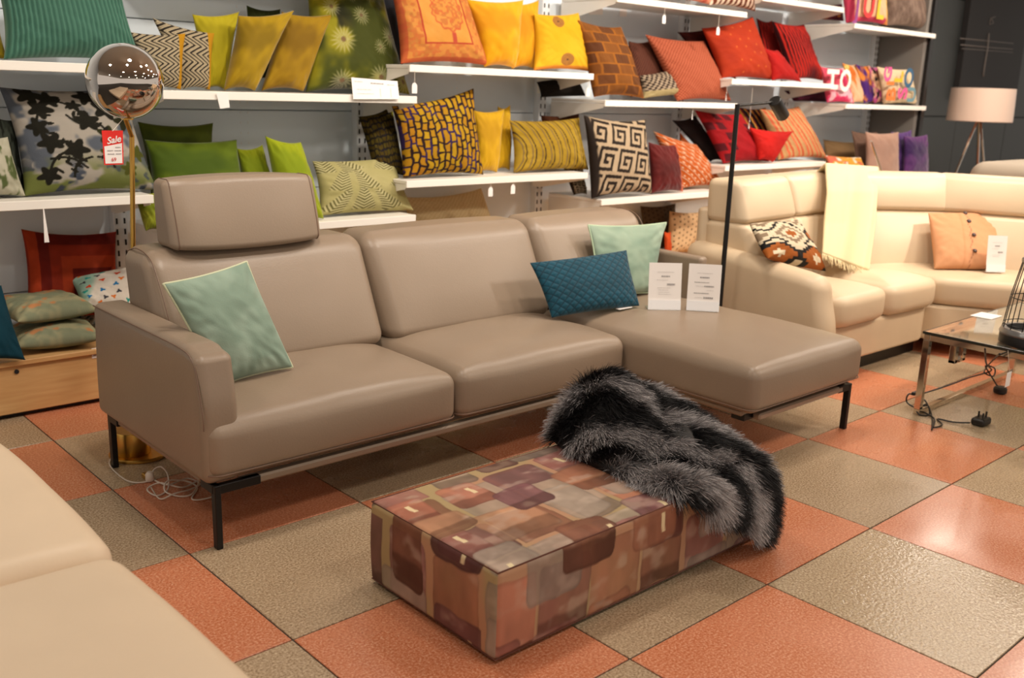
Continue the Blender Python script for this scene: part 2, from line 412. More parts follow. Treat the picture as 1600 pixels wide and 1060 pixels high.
# ================================================================== CUSHION BUILDER
ZFRONT = None
def pillow_mesh(cs, th, N, wrinkle, seed, pinch, disp=None, colf=None, slump=.2):
    TL, TR, BR, BL = [np.asarray(c, float) for c in cs]
    t = np.linspace(-1, 1, N+1); t = np.sign(t)*(1-(1-np.abs(t))**1.25)
    U, V = np.meshgrid(t, t, indexing='ij')
    pu = U*(1-pinch*(1-V**2)*np.abs(U)**2); pv = V*(1-pinch*(1-U**2)*np.abs(V)**2)
    a = (pu+1)/2; b_ = (pv+1)/2
    P = (BL*(1-a)[..., None]*(1-b_)[..., None]+BR*a[..., None]*(1-b_)[..., None]+TL*(1-a)[..., None]*b_[..., None]+TR*a[..., None]*b_[..., None])
    n = np.cross(TR-BL, TL-BR); n /= np.linalg.norm(n)
    ctr = (TL+TR+BR+BL)/4
    if n@(CAM-ctr) < 0: n = -n
    prof = ((1-U**2)*(1-V**2)); prof = np.clip(prof, 0, 1)**.42
    T = th*prof*(1-slump*V)
    rad = np.sqrt(U**2+V**2)
    ang = np.arctan2(V, U)
    # wrinkles: radial creases near the corners and soft dents
    wr = (fbm(U*1.6+seed, V*1.6+3.1, seed)-.5)*wrinkle*2.2+np.sin(ang*22+3*fbm(U*2, V*2, seed+5))*wrinkle*.35*sst(.5, 1.2, rad)
    wr += (fbm((U+V)*3+seed, (U-V)*1.2, seed+9)-.5)*wrinkle*1.2
    e = (1-np.maximum(np.abs(U), np.abs(V))); wr = wr*sst(0, .18, e)
    d = T+wr+(disp((U+1)/2, (V+1)/2)*sst(0, .1, e) if disp else 0)
    front = P+n*d[..., None]; K = N+1
    back = P-n*(T*.8)[..., None]
    Vv = front.reshape(-1, 3).tolist(); idx = np.arange(K*K).reshape(K, K); bi = idx.copy(); step = max(1, N//16)
    inner = [(i, j) for i in range(1, K-1) for j in range(1, K-1)]
    bi2 = idx.copy(); c = K*K; add = []
    for i, j in inner: bi2[i, j] = c; c += 1; add.append(back[i, j])
    Vall = np.vstack([front.reshape(-1, 3), np.array(add)])
    F = []
    A = idx[:-1, :-1].ravel(); B = idx[1:, :-1].ravel(); Cc = idx[1:, 1:].ravel(); D = idx[:-1, 1:].ravel()
    F1 = np.stack([A, B, Cc, D], 1)
    A = bi2[:-1, :-1].ravel(); B = bi2[1:, :-1].ravel(); Cc = bi2[1:, 1:].ravel(); D = bi2[:-1, 1:].ravel()
    F2 = np.stack([D, Cc, B, A], 1)
    nn = np.cross(front[1, 0]-front[0, 0]+1e-9, front[0, 1]-front[0, 0]+1e-9)
    m1 = np.cross(BR-BL, TL-BL)
    if m1@n < 0: F1 = F1[:, ::-1]; F2 = F2[:, ::-1]
    col = None
    if colf is not None:
        uu = (U+1)/2; vv = (V+1)/2
        cf = np.clip(colf(uu, vv), 0, 255).reshape(-1, 3)
        cb = colf(uu, vv)[1:-1, 1:-1].reshape(-1, 3)
        col = lin(np.clip(np.vstack([cf, cb]), 0, 255))*.74
    edge = np.concatenate([P[:, 0], P[-1, 1:], P[-2::-1, -1], P[0, -2:0:-1]])
    return Vall, np.vstack([F1, F2]), col, edge, n
def cushion(quad, zb, Yb, lean, colf, label, th=.07, N=36, velvet=False, group=None, wr=.0085, seed=None, piping=None, yaw=0,
            disp=None, pinch=.09, name='cushion', pts=None, slump=.2, cat='cushion'):
    """quad: photo corners TL TR BR BL; they are placed at their own depth Yb on the shelf whose top is zb"""
    global SEED
    SEED += 1; seed = seed if seed is not None else SEED
    if pts is None:
        tl, tr, br, bl = quad
        cs = [at(*tl, Yb+lean-yaw/2), at(*tr, Yb+lean+yaw/2), at(*br, Yb+yaw/2), at(*bl, Yb-yaw/2)]
        if zb is not None:
            for i in (2, 3): cs[i] = np.array([cs[i][0], cs[i][1], max(zb+.004, min(cs[i][2], zb+.05)) if (quad[i] not in FREE) else cs[i][2]])
    else: cs = [np.array(p) for p in pts]
    V, F, col, edge, n = pillow_mesh(cs, th, N, wr, seed, pinch, disp, colf, slump)
    if pts is None and zb is not None and not any(q in FREE for q in quad):
        V[:, 2] = np.maximum(V[:, 2], zb+.001)
    base = (float(V[:, 0].mean()), float(V[:, 1].mean()), float(V[:, 2].min()))
    mm = M['velvet'] if velvet else M['fab']
    if piping is None:
        o = mk(name, V, F, mm, None, True, col); recenter(o, base); tag(o, label, cat, group); return o
    r = root(name, base, label, cat, group)
    mk('cover', V, F, mm, r, True, col)
    pv, pf = tube([tuple(p) for p in edge[::2]], .0042, 6, True)
    pm = mat('piping_cord', piping, .6); mk('piping', pv, pf, pm, r)
    return r
SEED = 10; FREE = set()

# ---- pattern functions (albedo over u,v)
def plain(c, amt=.10, s=3):
    return lambda u, v: C(u.shape, c)*(1+amt*2*(fbm(u*s, v*s, s)-.5))[..., None]
def velvety(c, c2, s=2.2, seed=1):
    return lambda u, v: mix(c, c2, sst(.35, .7, fbm(u*s+seed, v*s*1.4, seed)))
def corduroy(u, v):
    k = .5+.5*np.cos(u*2*np.pi*27); return mix((40, 84, 70), (84, 134, 114), .35+.65*k)*(1+.1*(fbm(u*3, v*3, 4)-.5))[..., None]
def zigzag(strip=.80, ns=7.5):
    def f(u, v):
        tri = np.abs(((v*3.6) % 1)-.5)*2; x = u*ns*1.0+tri*2.0
        k = (x % 1); c = mix((48, 40, 34), (200, 184, 150), sst(.34, .38, k)*(1-sst(.90, .94, k)))
        c = mix(c, (120, 104, 84), (sst(.55, .6, k)*(1-sst(.66, .7, k)))*.8)
        return mix(c, (196, 142, 24), sst(strip, strip+.01, u))
    return f
def dandelion(u, v):
    g = mix((66, 72, 8), (152, 144, 18), sst(.35, .65, fbm(u*4, v*4, 3)))
    g = mix(g, (26, 26, 8), sst(.55, .7, fbm(u*3+9, v*3, 8))*sst(.6, .2, u))
    for (a, b_, r) in ((.22, .80, .10), (.55, .72, .09), (.75, .95, .08), (.30, .48, .13), (.86, .52, .10), (.70, .42, .06), (.66, .12, .12), (.92, .10, .12), (.28, .08, .11), (.5, .95, .07)):
        dx, dy = u-a, v-b_; d = np.sqrt(dx**2+dy**2); an = np.arctan2(dy, dx)
        k = (1-sst(r*.55, r, d+.03*np.sin(an*17)))*(.8+.2*np.sin(an*30))
        g = mix(g, (216, 208, 180), np.clip(k, 0, 1)*.6)
        g = mix(g, (120, 86, 60), (1-sst(r*.15, r*.25, d))*.8)
    return g
def ornate(u, v):
    base = mix((222, 150, 62), (234, 168, 84), fbm(u*8, v*8, 2))
    e = np.minimum(np.minimum(u, 1-u), np.minimum(v, 1-v))
    red = mix((206, 92, 52), (190, 120, 60), vn(u*40, v*40, 5))
    c = mix(base, red, sst(.23, .21, e)*(.25+.45*sst(.4, .6, vn(u*26, v*26, 6))))
    c = mix(c, (186, 70, 46), sst(.235, .225, e)*sst(.205, .215, e)); c = mix(c, (186, 70, 46), sst(.05, .04, e)*.6)
    d = np.sqrt(((u-.55)/.20)**2+((v-.62)/.26)**2); an = np.arctan2(v-.62, u-.55)
    dd = d+.05*np.cos(an*14)
    c = mix(c, red, sst(1.0, .92, dd)*(.15+.6*sst(.35, .6, vn(u*38, v*38, 9))))
    c = mix(c, (206, 92, 54), sst(.07, .03, np.abs(dd-.95))*.7)
    c = mix(c, (200, 84, 60), sst(.03, .02, np.abs(u-.56))*sst(.2, .24, v)*sst(.36, .34, v))
    return c
def discs(u, v):
    c = mix((238, 176, 22), (244, 192, 48), fbm(u*3, v*3, 2))
    for a, b_ in ((.42, .85), (.50, .16)):
        d = np.sqrt((u-a)**2+(v-b_)**2)
        k = sst(.125, .11, d)*(.55+.45*sst(.3, .6, np.sin(d*260)*.5+.5)); c = mix(c, (150, 96, 60), k); c = mix(c, (60, 40, 40), sst(.02, .012, d))
    return mix(c, (226, 128, 60), sst(.07, .03, v)*.7)
def mosaic(u, v):
    wx = u*14+.5*(fbm(u*7, v*7, 31)-.5)*2; row = np.floor(wx); uu = wx % 1
    vv = v*8+hsh(row, 0, 3)*7+.9*vn(u*9, v*5, 4); cell = np.floor(vv); vf = vv % 1
    e = np.minimum(np.minimum(uu, 1-uu)*.9, np.minimum(vf, 1-vf)*1.6)
    col = mix((186, 132, 20), (198, 158, 26), hsh(row, cell, 5)); col = mix(col, (176, 92, 20), sst(.3, .0, u)*hsh(row, cell, 8)*.6)
    c = mix((40, 22, 26), col, sst(.10, .20, e)); return mix(c, (52, 36, 88), sst(.62, .7, vn(u*11, v*9, 12))*sst(.16, .08, e))
def mosaic_dark(u, v):
    c = mosaic(v*.7, u*1.2); c = mix(c*.55, (40, 44, 10), .35+0*u); return mix(c, (150, 150, 20), sst(.93, .96, u))
def contour(u, v):
    f = (np.sqrt((u+.25)**2+((v-.35)*.62)**2)*9+.5*fbm(u*2, v*2, 3)); k = f % 1
    c = mix((162, 128, 24), (184, 152, 52), fbm(u*6, v*6, 5)); c = mix(c, (60, 40, 26), sst(.08, .04, np.abs(k-.5))); return mix(c, (118, 96, 70), sst(.10, .04, np.abs(k-.15))*.8)
def blocks(u, v):
    rr = v*7; row = np.floor(rr); x = u*3.1+hsh(row, 1, 2)*1.0+row*.37; cel = np.floor(x); fx_, fy = x % 1, rr % 1
    on = ((cel+row) % 2 == 0)*1.; e = np.minimum(np.minimum(fx_, 1-fx_)*1.2, np.minimum(fy, 1-fy)); st = .5+.5*np.sin(fx_*40)
    base = mix((176, 108, 34), (150, 88, 28), fbm(u*9, v*9, 3)); blk = mix((112, 66, 30), (92, 52, 30), hsh(row, cel, 4)); blk = mix(blk, (130, 82, 36), st*.4*(hsh(row, cel, 9) > .5))
    return mix(base, blk, sst(.05, .10, e)*(.55+.45*on))
def weave(c1, c2, n=46):
    return lambda u, v: mix(c1, c2, sst(.2, .8, .5+.25*np.sin((u+v)*2*np.pi*n/2)+.25*np.sin((u-v)*2*np.pi*n/2)))
KEYBITS = np.array([[c == '#' for c in r] for r in ('########', '#.......', '#.######', '#.#....#', '#.#.##.#', '#.#..#.#', '#.####.#', '#......#')], float)
def keypat(u, v):
    # angular interlocking frets on a sheared grid
    x = (u*3.4-v*1.15)*8; y = (v*2.9+u*.35)*8; cx = np.floor(x).astype(int); row = np.floor(y/8).astype(int); cx = (cx+row*4) % 8; cy = np.floor(y).astype(int) % 8
    return mix((44, 34, 28), (200, 176, 144), KEYBITS[7-cy, cx]*sst(.04, .07, u)*sst(.99, .97, u)*.95)
def ikat(u, v):
    r = np.sqrt((u+.3)**2+(v*.9+.25)**2)*9.0; k = r % 1; an = np.arctan2(v+.25, u+.3)*26
    c = C(u.shape, (196, 92, 30)); di = sst(.18, .1, np.abs(k-.5)+.16*np.abs(np.sin(an)))
    c = mix(c, (240, 214, 184), di); c = mix(c, (110, 44, 24), sst(.05, .02, np.abs(k-.02))); return mix(c, (244, 220, 190), sst(.05, .03, np.abs(k-.16)))
def squares(c0, c1, c2):
    def f(u, v):
        x = u*5+.3*(np.floor(v*5) % 2); y = v*5; e = np.minimum(np.minimum(x % 1, 1-x % 1), np.minimum(y % 1, 1-y % 1)); h = hsh(np.floor(x), np.floor(y), 3)
        return mix(mix(c0, c1, fbm(u*9, v*9, 2)), c2, sst(.12, .17, e)*(h > .5))
    return f
def nested(u, v):
    d = np.maximum(np.abs(u-.68)*1.5, np.abs(v-.30)*1.2); k = (d*6).astype(int) % 3
    c = np.where((k == 0)[..., None], np.array([150, 44, 18.]), np.where((k == 1)[..., None], np.array([112, 26, 14.]), np.array([176, 62, 26.])))
    c = np.where((d < .13)[..., None], np.array([190, 40, 20.]), c)
    return c*(1+.25*(fbm(u*7, v*7, 3)-.5))[..., None]
def floral(u, v):
    # photo: grey-cream ground, black blossoms with stems, greenish lower right
    g = mix((176, 168, 156), (92, 98, 108), sst(.42, .60, fbm(u*7, v*7, 3)))
    low = sst(.42, .05, v+.12*(u-.5)); g = mix(g, (112, 120, 60), low*sst(.45, .6, fbm(u*5+4, v*7, 11)))
    g = mix(g, (60, 68, 84), low*sst(.6, .68, fbm(u*8+1, v*8+7, 15)))
    def dark(g, k, c=(28, 26, 16)): return mix(g, c, np.clip(k, 0, 1))
    for i, (a, b_, r, gr) in enumerate(((.17, .92, .085, 0), (.30, .87, .08, 0), (.60, .90, .085, 0), (.82, .93, .07, 0), (.22, .77, .085, 0), (.72, .76, .095, 0), (.54, .64, .085, 0), (.16, .60, .075, 0),
                                 (.22, .45, .085, 0), (.40, .38, .085, 0), (.68, .50, .08, .3), (.67, .33, .08, .6), (.86, .64, .08, .2), (.17, .15, .075, 0), (.90, .34, .07, .8), (.48, .80, .05, 0), (.78, .18, .06, .8), (.95, .82, .08, 0))):
        dx, dy = u-a, v-b_; d = np.sqrt(dx**2+dy**2); an = np.arctan2(dy, dx)+i
        rr = r*1.22*(.78+.22*np.cos(an*5)); g = dark(g, sst(rr+.008, rr-.004, d), mix((26, 24, 14), (96, 100, 30), np.full(u.shape, gr)))
    for i, (x0, y0, x1, y1, b_) in enumerate(((.30, .87, .54, .64, .05), (.22, .77, .22, .45, -.06), (.22, .45, .40, .38, .04), (.40, .70, .60, .60, -.04), (.40, .38, .17, .15, -.06), (.2, .3, .45, .2, .05), (.6, .9, .72, .76, .03), (.54, .64, .68, .50, .04), (.35, .12, .5, .3, .05), (.55, .3, .66, .2, .04))):
        t = np.clip(((u-x0)*(x1-x0)+(v-y0)*(y1-y0))/((x1-x0)**2+(y1-y0)**2), 0, 1)
        nx, ny = -(y1-y0), (x1-x0); L = math.hypot(nx, ny); cx = x0+(x1-x0)*t+nx/L*b_*np.sin(np.pi*t); cy = y0+(y1-y0)*t+ny/L*b_*np.sin(np.pi*t)
        d = np.sqrt((u-cx)**2+(v-cy)**2); g = dark(g, sst(.014, .008, d))
        for tt in (.2, .45, .75):   # leaf on the stem
            lx, ly = x0+(x1-x0)*tt+ny/L*.0, y0+(y1-y0)*tt; ax, ay = nx/L, ny/L
            p = (u-lx)*ax+(v-ly)*ay; q = -(u-lx)*ay+(v-ly)*ax
            g = dark(g, sst(1.1, .9, ((p-.035)/.035)**2+(q/.014)**2))
    return g
def leafy(u, v):
    g = mix((178, 176, 150), (206, 200, 180), fbm(u*5, v*5, 1)); return mix(g, (92, 104, 60), sst(.5, .62, fbm(u*9+3, v*5, 7)))
def leafy_dark(u, v):
    g = mix((120, 124, 120), (60, 66, 56), sst(.4, .6, fbm(u*4, v*4, 1))); return mix(g, (26, 28, 20), sst(.5, .6, fbm(u*12+3, v*5, 7)))
def fern(u, v):
    g = mix((168, 160, 100), (194, 184, 130), fbm(u*5, v*5, 1))
    for i in range(9):
        a = .08+(i % 3)*.34+.1*(i//3 % 2); b_ = .02+(i//3)*.36; ang = .5+.5*((i*37) % 5-2)*.5+math.pi/3
        ca, sa = math.cos(ang), math.sin(ang); p = (u-a)*ca+(v-b_)*sa; q = -(u-a)*sa+(v-b_)*ca
        k = .5+.5*np.sin((p-np.abs(q)*.9)*120); ins = sst(.0, .02, p)*sst(.42, .38, p)*sst(.13, .11, np.abs(q)/np.clip(1.1-p*2, .1, 1))
        g = mix(g, (96, 90, 48), ins*sst(.5, .75, k)*.9)
        g = mix(g, (214, 206, 160), ins*sst(.5, .25, k)*.6)
    return g
def dots(c0, c1, n=9):
    def f(u, v):
        x = u*n; y = v*n+.5*(np.floor(x) % 2); d = np.sqrt((x % 1-.5)**2+(y % 1-.5)**2); return mix(c0, c1, sst(.24, .16, d+.05*vn(x*4, y*4, 3)))
    return f
def rustdots(u, v):
    c = mix((186, 58, 22), (160, 44, 18), fbm(u*6, v*6, 3))
    for i in range(16):
        a, b_ = .3+.55*((i*.7549) % 1), .08+.85*((i*.5698) % 1); d = np.sqrt(((u-a)*1.4)**2+(v-b_)**2); c = mix(c, (224, 120, 50), sst(.022, .012, d)*.8)
    return c
def stripes(cols, n, ang=0, bend=0):
    cols = np.array(cols, float)
    def f(u, v):
        x = (u*math.cos(ang)+v*math.sin(ang)+bend*np.sin(v*3))*n; i = np.floor(x).astype(int) % len(cols); return cols[i]*(1+.1*(vn(u*90, v*90, 3)-.5))[..., None]
    return f
def pleats(u, v):
    k = sst(.15, .8, .5+.5*np.cos((u+.04*np.sin(v*2.5))*2*np.pi*13)); c = mix((60, 6, 10), (196, 40, 28), k); return mix(c, (70, 10, 18), sst(.32, .1, v)*sst(.3, .0, np.abs(u-.6))*.8)
def animals(u, v):
    c = mix((238, 228, 214), (214, 208, 200), sst(.5, .7, fbm(u*6, v*6, 2))*.4)
    c = mix(c, (134, 190, 170), sst(.42, .3, u+.3*(1-v))*.7)
    for i in range(26):
        a, b_ = (i*.7549+.05) % 1, (i*.5698+.1) % 1; cc = [(222, 70, 30), (30, 120, 180), (230, 120, 40), (60, 60, 70), (40, 160, 150)][i % 5]
        d = np.sqrt(((u-a)/1.2)**2+(v-b_)**2)+.012*np.sin(np.arctan2(v-b_, u-a)*3+i); c = mix(c, cc, sst(.038, .028, d))
    return c
def sage(u, v):
    c = mix((170, 166, 130), (140, 146, 118), sst(.4, .65, fbm(u*6, v*9, 2))); return mix(c, (212, 136, 84), sst(.66, .74, fbm(u*7+5, v*7, 9))*.8)
def quiltcol(u, v):
    a = (u*1.6*7+v*7) % 1; b_ = (u*1.6*7-v*7) % 1; e = np.minimum(np.minimum(a, 1-a), np.minimum(b_, 1-b_))
    return mix((8, 40, 54), (20, 78, 98), .25+.75*sst(.0, .14, e))*(1+.25*(fbm(u*5, v*5, 2)-.5))[..., None]
def quiltd(u, v):
    a = (u*1.6*7+v*7) % 1; b_ = (u*1.6*7-v*7) % 1; e = np.minimum(np.minimum(a, 1-a), np.minimum(b_, 1-b_)); return .005*np.sqrt(np.clip(e*2, 0, 1))-.003
def kilim(u, v):
    x, y = u*1.55+.30, v*2.1+.25; x = x+.5*(np.floor(y) % 2); cx, cy = x % 1-.5, y % 1-.5
    st = (np.floor(np.abs(cy)*10)/10)*1.0+np.abs(cx)*1.05; h = hsh(np.floor(x), np.floor(y), 5)
    c = C(u.shape, (226, 210, 180))
    for lim, ca, cb in ((.74, (26, 24, 24), (226, 210, 180)), (.62, (226, 210, 180), (26, 24, 24)), (.44, (150, 128, 104), (168, 92, 34)), (.27, (226, 210, 180), (168, 92, 34)), (.13, (168, 92, 34), (226, 210, 180))):
        c = np.where((st < lim)[..., None], np.where((h > .5)[..., None], np.array(ca, float), np.array(cb, float)), c)
    return c
def greyfur(u, v): return mix((92, 72, 62), (160, 136, 120), fbm(u*30, v*12, 4))
def blotch(c0, c1, c2, s=4, seed=3): return lambda u, v: mix(mix(c0, c1, sst(.4, .6, fbm(u*s, v*s, seed))), c2, sst(.6, .7, fbm(u*s*1.5+5, v*s, seed+5)))
def zebra(u, v): return mix((238, 214, 190), (110, 48, 24), sst(-.1, .25, np.sin(u*60+8*fbm(u*4, v*4, 2)+v*12)))
def loop_(n=26): return lambda u, v: .0035*np.cos(u*2*np.pi*n)

T = TOPZ
G_A1 = 'cushions on the top left shelf'; cush = cushion
# ---- A1
cush([(-125, -20), (-8, -5), (12, 93), (-120, 95)], T['A1'], .50, .05, plain((186, 160, 20)), 'yellow-green cushion cut off by the left edge, beside the ribbed green cushion', velvet=True)
cush([(-14, -52), (184, -50), (222, 97), (6, 97)], T['A1'], .40, .10, corduroy, 'big sea green cushion with wide vertical ribs on the top left shelf', th=.09, N=110, disp=loop_(27), velvet=True)
# ---- A2
cush([(-30, 172), (22, 188), (42, 308), (-40, 312)], T['A2'], .52, .05, leafy_dark, 'dark grey leaf-print cushion behind the pale one, at the left end of the floral shelf', N=60)
cush([(-60, 212), (12, 214), (40, 308), (-60, 316)], T['A2'], .42, .05, leafy, 'pale cushion with faint leaf print at the left edge, beside the floral cushion', N=50)
cush([(-2, 136), (196, 136), (246, 300), (38, 308)], T['A2'], .42, .12, floral, 'large grey cushion with black blossoms and green leaves', th=.09, N=150, wr=.004)
# ---- A base
cush([(33, 358), (182, 362), (192, 470), (35, 472)], T['base'], .66, .07, nested, 'rust red cushion with nested squares leaning on the back panel', N=100, th=.06, pinch=.1)
# ---- B1
G = 'zigzag cushions'
cush([(238, 28), (335, 52), (328, 150), (286, 140)], T['B1'], .46, .02, zigzag(.86), 'rear one of two black and cream zigzag cushions with ochre side', N=110, th=.05, wr=.002)
cush([(203, 50), (290, 52), (283, 148), (232, 140)], T['B1'], .37, .04, zigzag(.84), 'front one of two black and cream zigzag cushions, partly behind the chrome globe', N=110, th=.05, wr=.002)
cush([(300, 22), (374, 18), (352, 142), (322, 144)], T['B1'], .55, .06, velvety((172, 158, 16), (196, 180, 28)), 'lime yellow silky cushion behind the zigzag cushions', velvet=True, th=.05)
cush([(385, 8), (438, 14), (440, 120), (390, 120)], T['B1'], .66, .06, plain((48, 56, 16)), 'dark olive cushion peeking over the ochre velvet cushions', th=.04)
cush([(372, 24), (460, 16), (398, 143), (350, 143)], T['B1'], .44, .06, velvety((140, 112, 8), (182, 148, 18)), 'ochre velvet cushion, left one of the pair', velvet=True, th=.07)
cush([(440, 18), (520, 22), (474, 143), (408, 143)], T['B1'], .52, .06, velvety((134, 100, 6), (172, 134, 14)), 'ochre velvet cushion, right one of the pair', velvet=True, th=.06)
cush([(560, -30), (615, -30), (634, 110), (600, 120)], T['B1'], .70, .06, plain((34, 36, 44)), 'dark blue-black cushion between the dandelion and the ornate orange cushion', th=.03)
cush([(480, -22), (596, -16), (640, 148), (478, 146)], T['B1'], .56, .10, dandelion, 'olive green cushion printed with pale dandelion heads', N=140, th=.09, velvet=True)
# ---- B2
cush([(215, 190), (333, 192), (336, 280), (235, 290)], T['B2'], .62, .05, velvety((64, 76, 10), (92, 104, 20)), 'mid green velvet cushion at the back left of the green cushions', velvet=True, th=.05)
cush([(208, 300), (250, 300), (252, 362), (228, 362)], T['B2'], .38, .05, velvety((120, 132, 20), (156, 160, 40)), 'small green cushion corner showing left of the leather headrest', velvet=True, th=.04)
cush([(226, 218), (370, 218), (392, 330), (236, 335)], T['B2'], .48, .07, velvety((70, 92, 4), (98, 118, 10)), 'wide grass green velvet cushion above the leather headrest', velvet=True, th=.08)
cush([(370, 232), (410, 226), (436, 325), (384, 330)], T['B2'], .50, .06, velvety((126, 142, 6), (150, 160, 10)), 'lime green cushion, left one of the two limes', velvet=True, th=.05)
cush([(414, 212), (470, 222), (506, 350), (440, 352)], T['B2'], .36, .10, velvety((136, 154, 8), (164, 176, 14)), 'lime green cushion, right one of the two limes, tipping over the shelf edge', velvet=True, th=.07)
cush([(488, 252), (614, 245), (646, 333), (498, 338)], T['B2'], .42, .10, fern, 'pale cushion printed with olive fern leaves', N=130, th=.07)
# ---- C1
cush([(608, -30), (722, -30), (764, 103), (626, 101)], T['C1'], .42, .08, ornate, 'light orange cushion with red ornate border and medallion', N=150, th=.08)
cush([(790, 5), (842, 0), (834, 108), (800, 108)], T['C1'], .52, .04, velvety((224, 150, 10), (240, 176, 20)), 'bright yellow cushion squeezed in second, right of the plumpest yellow cushion', velvet=True, th=.05)
cush([(727, -2), (818, 0), (804, 107), (757, 105)], T['C1'], .42, .06, velvety((228, 152, 6), (246, 182, 16)), 'plump bright yellow cushion beside the ornate orange one', velvet=True, th=.08)
cush([(834, 21), (904, 20), (923, 112), (834, 110)], T['C1'], .44, .06, discs, 'yellow cushion with two grey-brown embroidered discs', N=110, th=.06)
# ---- C2
cush([(560, 182), (612, 165), (632, 285), (588, 284)], T['C2'], .50, .06, mosaic_dark, 'dark olive cushion with mosaic print behind the mustard mosaic cushion', N=90, th=.05)
cush([(778, 166), (797, 164), (796, 276), (772, 276)], T['C2'], .55, .04, velvety((206, 156, 10), (226, 178, 20)), 'narrow visible yellow cushion, rear of the yellow pair on the mustard shelf', velvet=True, th=.04)
cush([(740, 172), (788, 170), (776, 276), (744, 278)], T['C2'], .47, .05, velvety((200, 150, 8), (222, 172, 18)), 'pleated-edge yellow cushion, front of the yellow pair on the mustard shelf', velvet=True, th=.05)
cush([(612, 166), (740, 138), (755, 279), (630, 285)], T['C2'], .40, .06, mosaic, 'large mustard cushion with dark mosaic outlines', N=160, th=.08)
cush([(845, 180), (905, 176), (905, 260), (850, 260)], T['C2'], .68, .03, plain((96, 52, 28)), 'brown cushion peeking out behind the olive contour cushion', th=.04)
cush([(796, 188), (905, 184), (919, 272), (802, 276)], T['C2'], .42, .06, contour, 'olive yellow cushion with curving dark contour lines', N=130, th=.07)
# ---- C base
cush([(632, 308), (752, 294), (806, 352), (636, 352)], T['base'], .56, .14, weave((216, 192, 144), (234, 214, 168), 40), 'pale sand cushion behind the sofa back, below the mustard shelf', N=60, th=.07)
# ---- D0
cush([(1036, -90), (1108, -90), (1110, 8), (1036, -2)], T['D0'], .42, .05, blotch((214, 120, 96), (230, 150, 120), (196, 90, 70)), 'salmon pink cushion on the topmost centre shelf, left of the zebra one', N=60)
cush([(1110, -80), (1172, -80), (1180, 18), (1108, 8)], T['D0'], .40, .05, zebra, 'cushion with brown and white zebra stripes on the topmost centre shelf', N=90)
# ---- D1
cush([(838, 128), (900, 118), (915, 150), (845, 152)], T['D1'], .60, .04, plain((34, 28, 22)), 'dark fluffy cushion in the gap under the disc cushion', th=.05, N=30)
cush([(982, 64), (1018, 62), (1050, 150), (985, 152)], T['D1'], .56, .05, weave((70, 34, 24), (110, 62, 44), 30), 'dark brown woven cushion behind the brown block cushion', th=.05)
cush([(1000, 118), (1050, 108), (1080, 146), (1004, 154)], T['D1'], .47, .02, lambda u, v: mix(mix((50, 34, 28), (186, 166, 140), ((np.floor(u*16+v*3)+np.floor(v*12)) % 2)*.9), (170, 152, 108), sst(.30, .27, v)), 'small dark and cream flecked cushion lying between the brown and salmon cushions', N=70, th=.05)
cush([(902, 31), (970, 42), (1006, 154), (928, 152)], T['D1'], .38, .08, blocks, 'brown cushion with dark rectangular blocks', N=130, th=.08)
cush([(1008, 54), (1100, 64), (1142, 158), (1058, 158)], T['D1'], .44, .10, weave((150, 66, 40), (196, 108, 78), 44), 'salmon textured cushion leaning to the right', N=120, th=.08)
# ---- D2
cush([(880, 262), (910, 258), (916, 318), (896, 320)], T['D2'], .55, .04, keypat, 'black key-pattern cushion mostly hidden at the left of its shelf', th=.03)
cush([(1062, 206), (1090, 235), (1128, 298), (1060, 302)], T['D2'], .55, .04, plain((150, 70, 26)), 'plain burnt orange cushion under the ikat cushion', th=.04)
cush([(1020, 204), (1088, 226), (1130, 290), (1062, 296)], T['D2'], .46, .06, ikat, 'orange cushion with white ikat bands', N=130, th=.07)
cush([(1013, 222), (1058, 226), (1066, 312), (1017, 304)], T['D2'], .37, .04, lambda u, v: mix(C(u.shape, (96, 18, 16))*(.8+.4*fbm(u*4, v*4, 2))[..., None], (200, 84, 24), sst(.86, .9, u)), 'maroon cushion with orange side next to the black key-pattern cushion', N=70, th=.05, velvet=True)
cush([(912, 180), (1008, 187), (1018, 302), (924, 314)], T['D2'], .34, .06, keypat, 'large black cushion with beige key pattern', N=160, th=.08)
# ---- D base
cush([(1000, 322), (1055, 318), (1060, 390), (1005, 390)], T['base'], .68, .05, dots((90, 74, 56), (40, 32, 26)), 'brown dotted cushion behind the beige dotted one', N=60, th=.04)
r = cush([(1046, 330), (1103, 330), (1078, 402), (1042, 402)], T['base'], .54, .06, dots((214, 176, 132), (96, 72, 52), 8), 'beige cushion with brown dots between the two sofas', N=90, th=.06)
o = cush([(1038, 362), (1048, 362), (1048, 402), (1040, 402)], T['base'], .46, .02, plain((206, 78, 30)), 'bright orange cushion edge behind the mint cushion', th=.02, N=20)
# ---- E1
cush([(1058, 50), (1120, 40), (1150, 124), (1118, 124)], T['E1'], .58, .04, plain((70, 22, 16)), 'dark maroon cushion behind the rust one', th=.05)
cush([(1096, 44), (1176, 26), (1212, 126), (1128, 126)], T['E1'], .42, .08, rustdots, 'rust red cushion with small light dots', N=110, th=.08)
cush([(1182, 28), (1206, 32), (1240, 122), (1200, 122)], T['E1'], .62, .06, pleats, 'dark red ruched cushion behind the pleated red cushion', N=60, th=.04)
cush([(1206, 33), (1256, 38), (1285, 126), (1236, 126)], T['E1'], .46, .08, pleats, 'red cushion with vertical satin pleats', N=140, th=.07, disp=lambda u, v: .003*np.cos(u*2*np.pi*13))
cush([(1192, 74), (1214, 78), (1252, 131), (1206, 128)], T['E1'], .38, .04, plain((178, 24, 20)), 'small tilted plain red cushion in front of the pleated one', th=.05, pinch=.12)
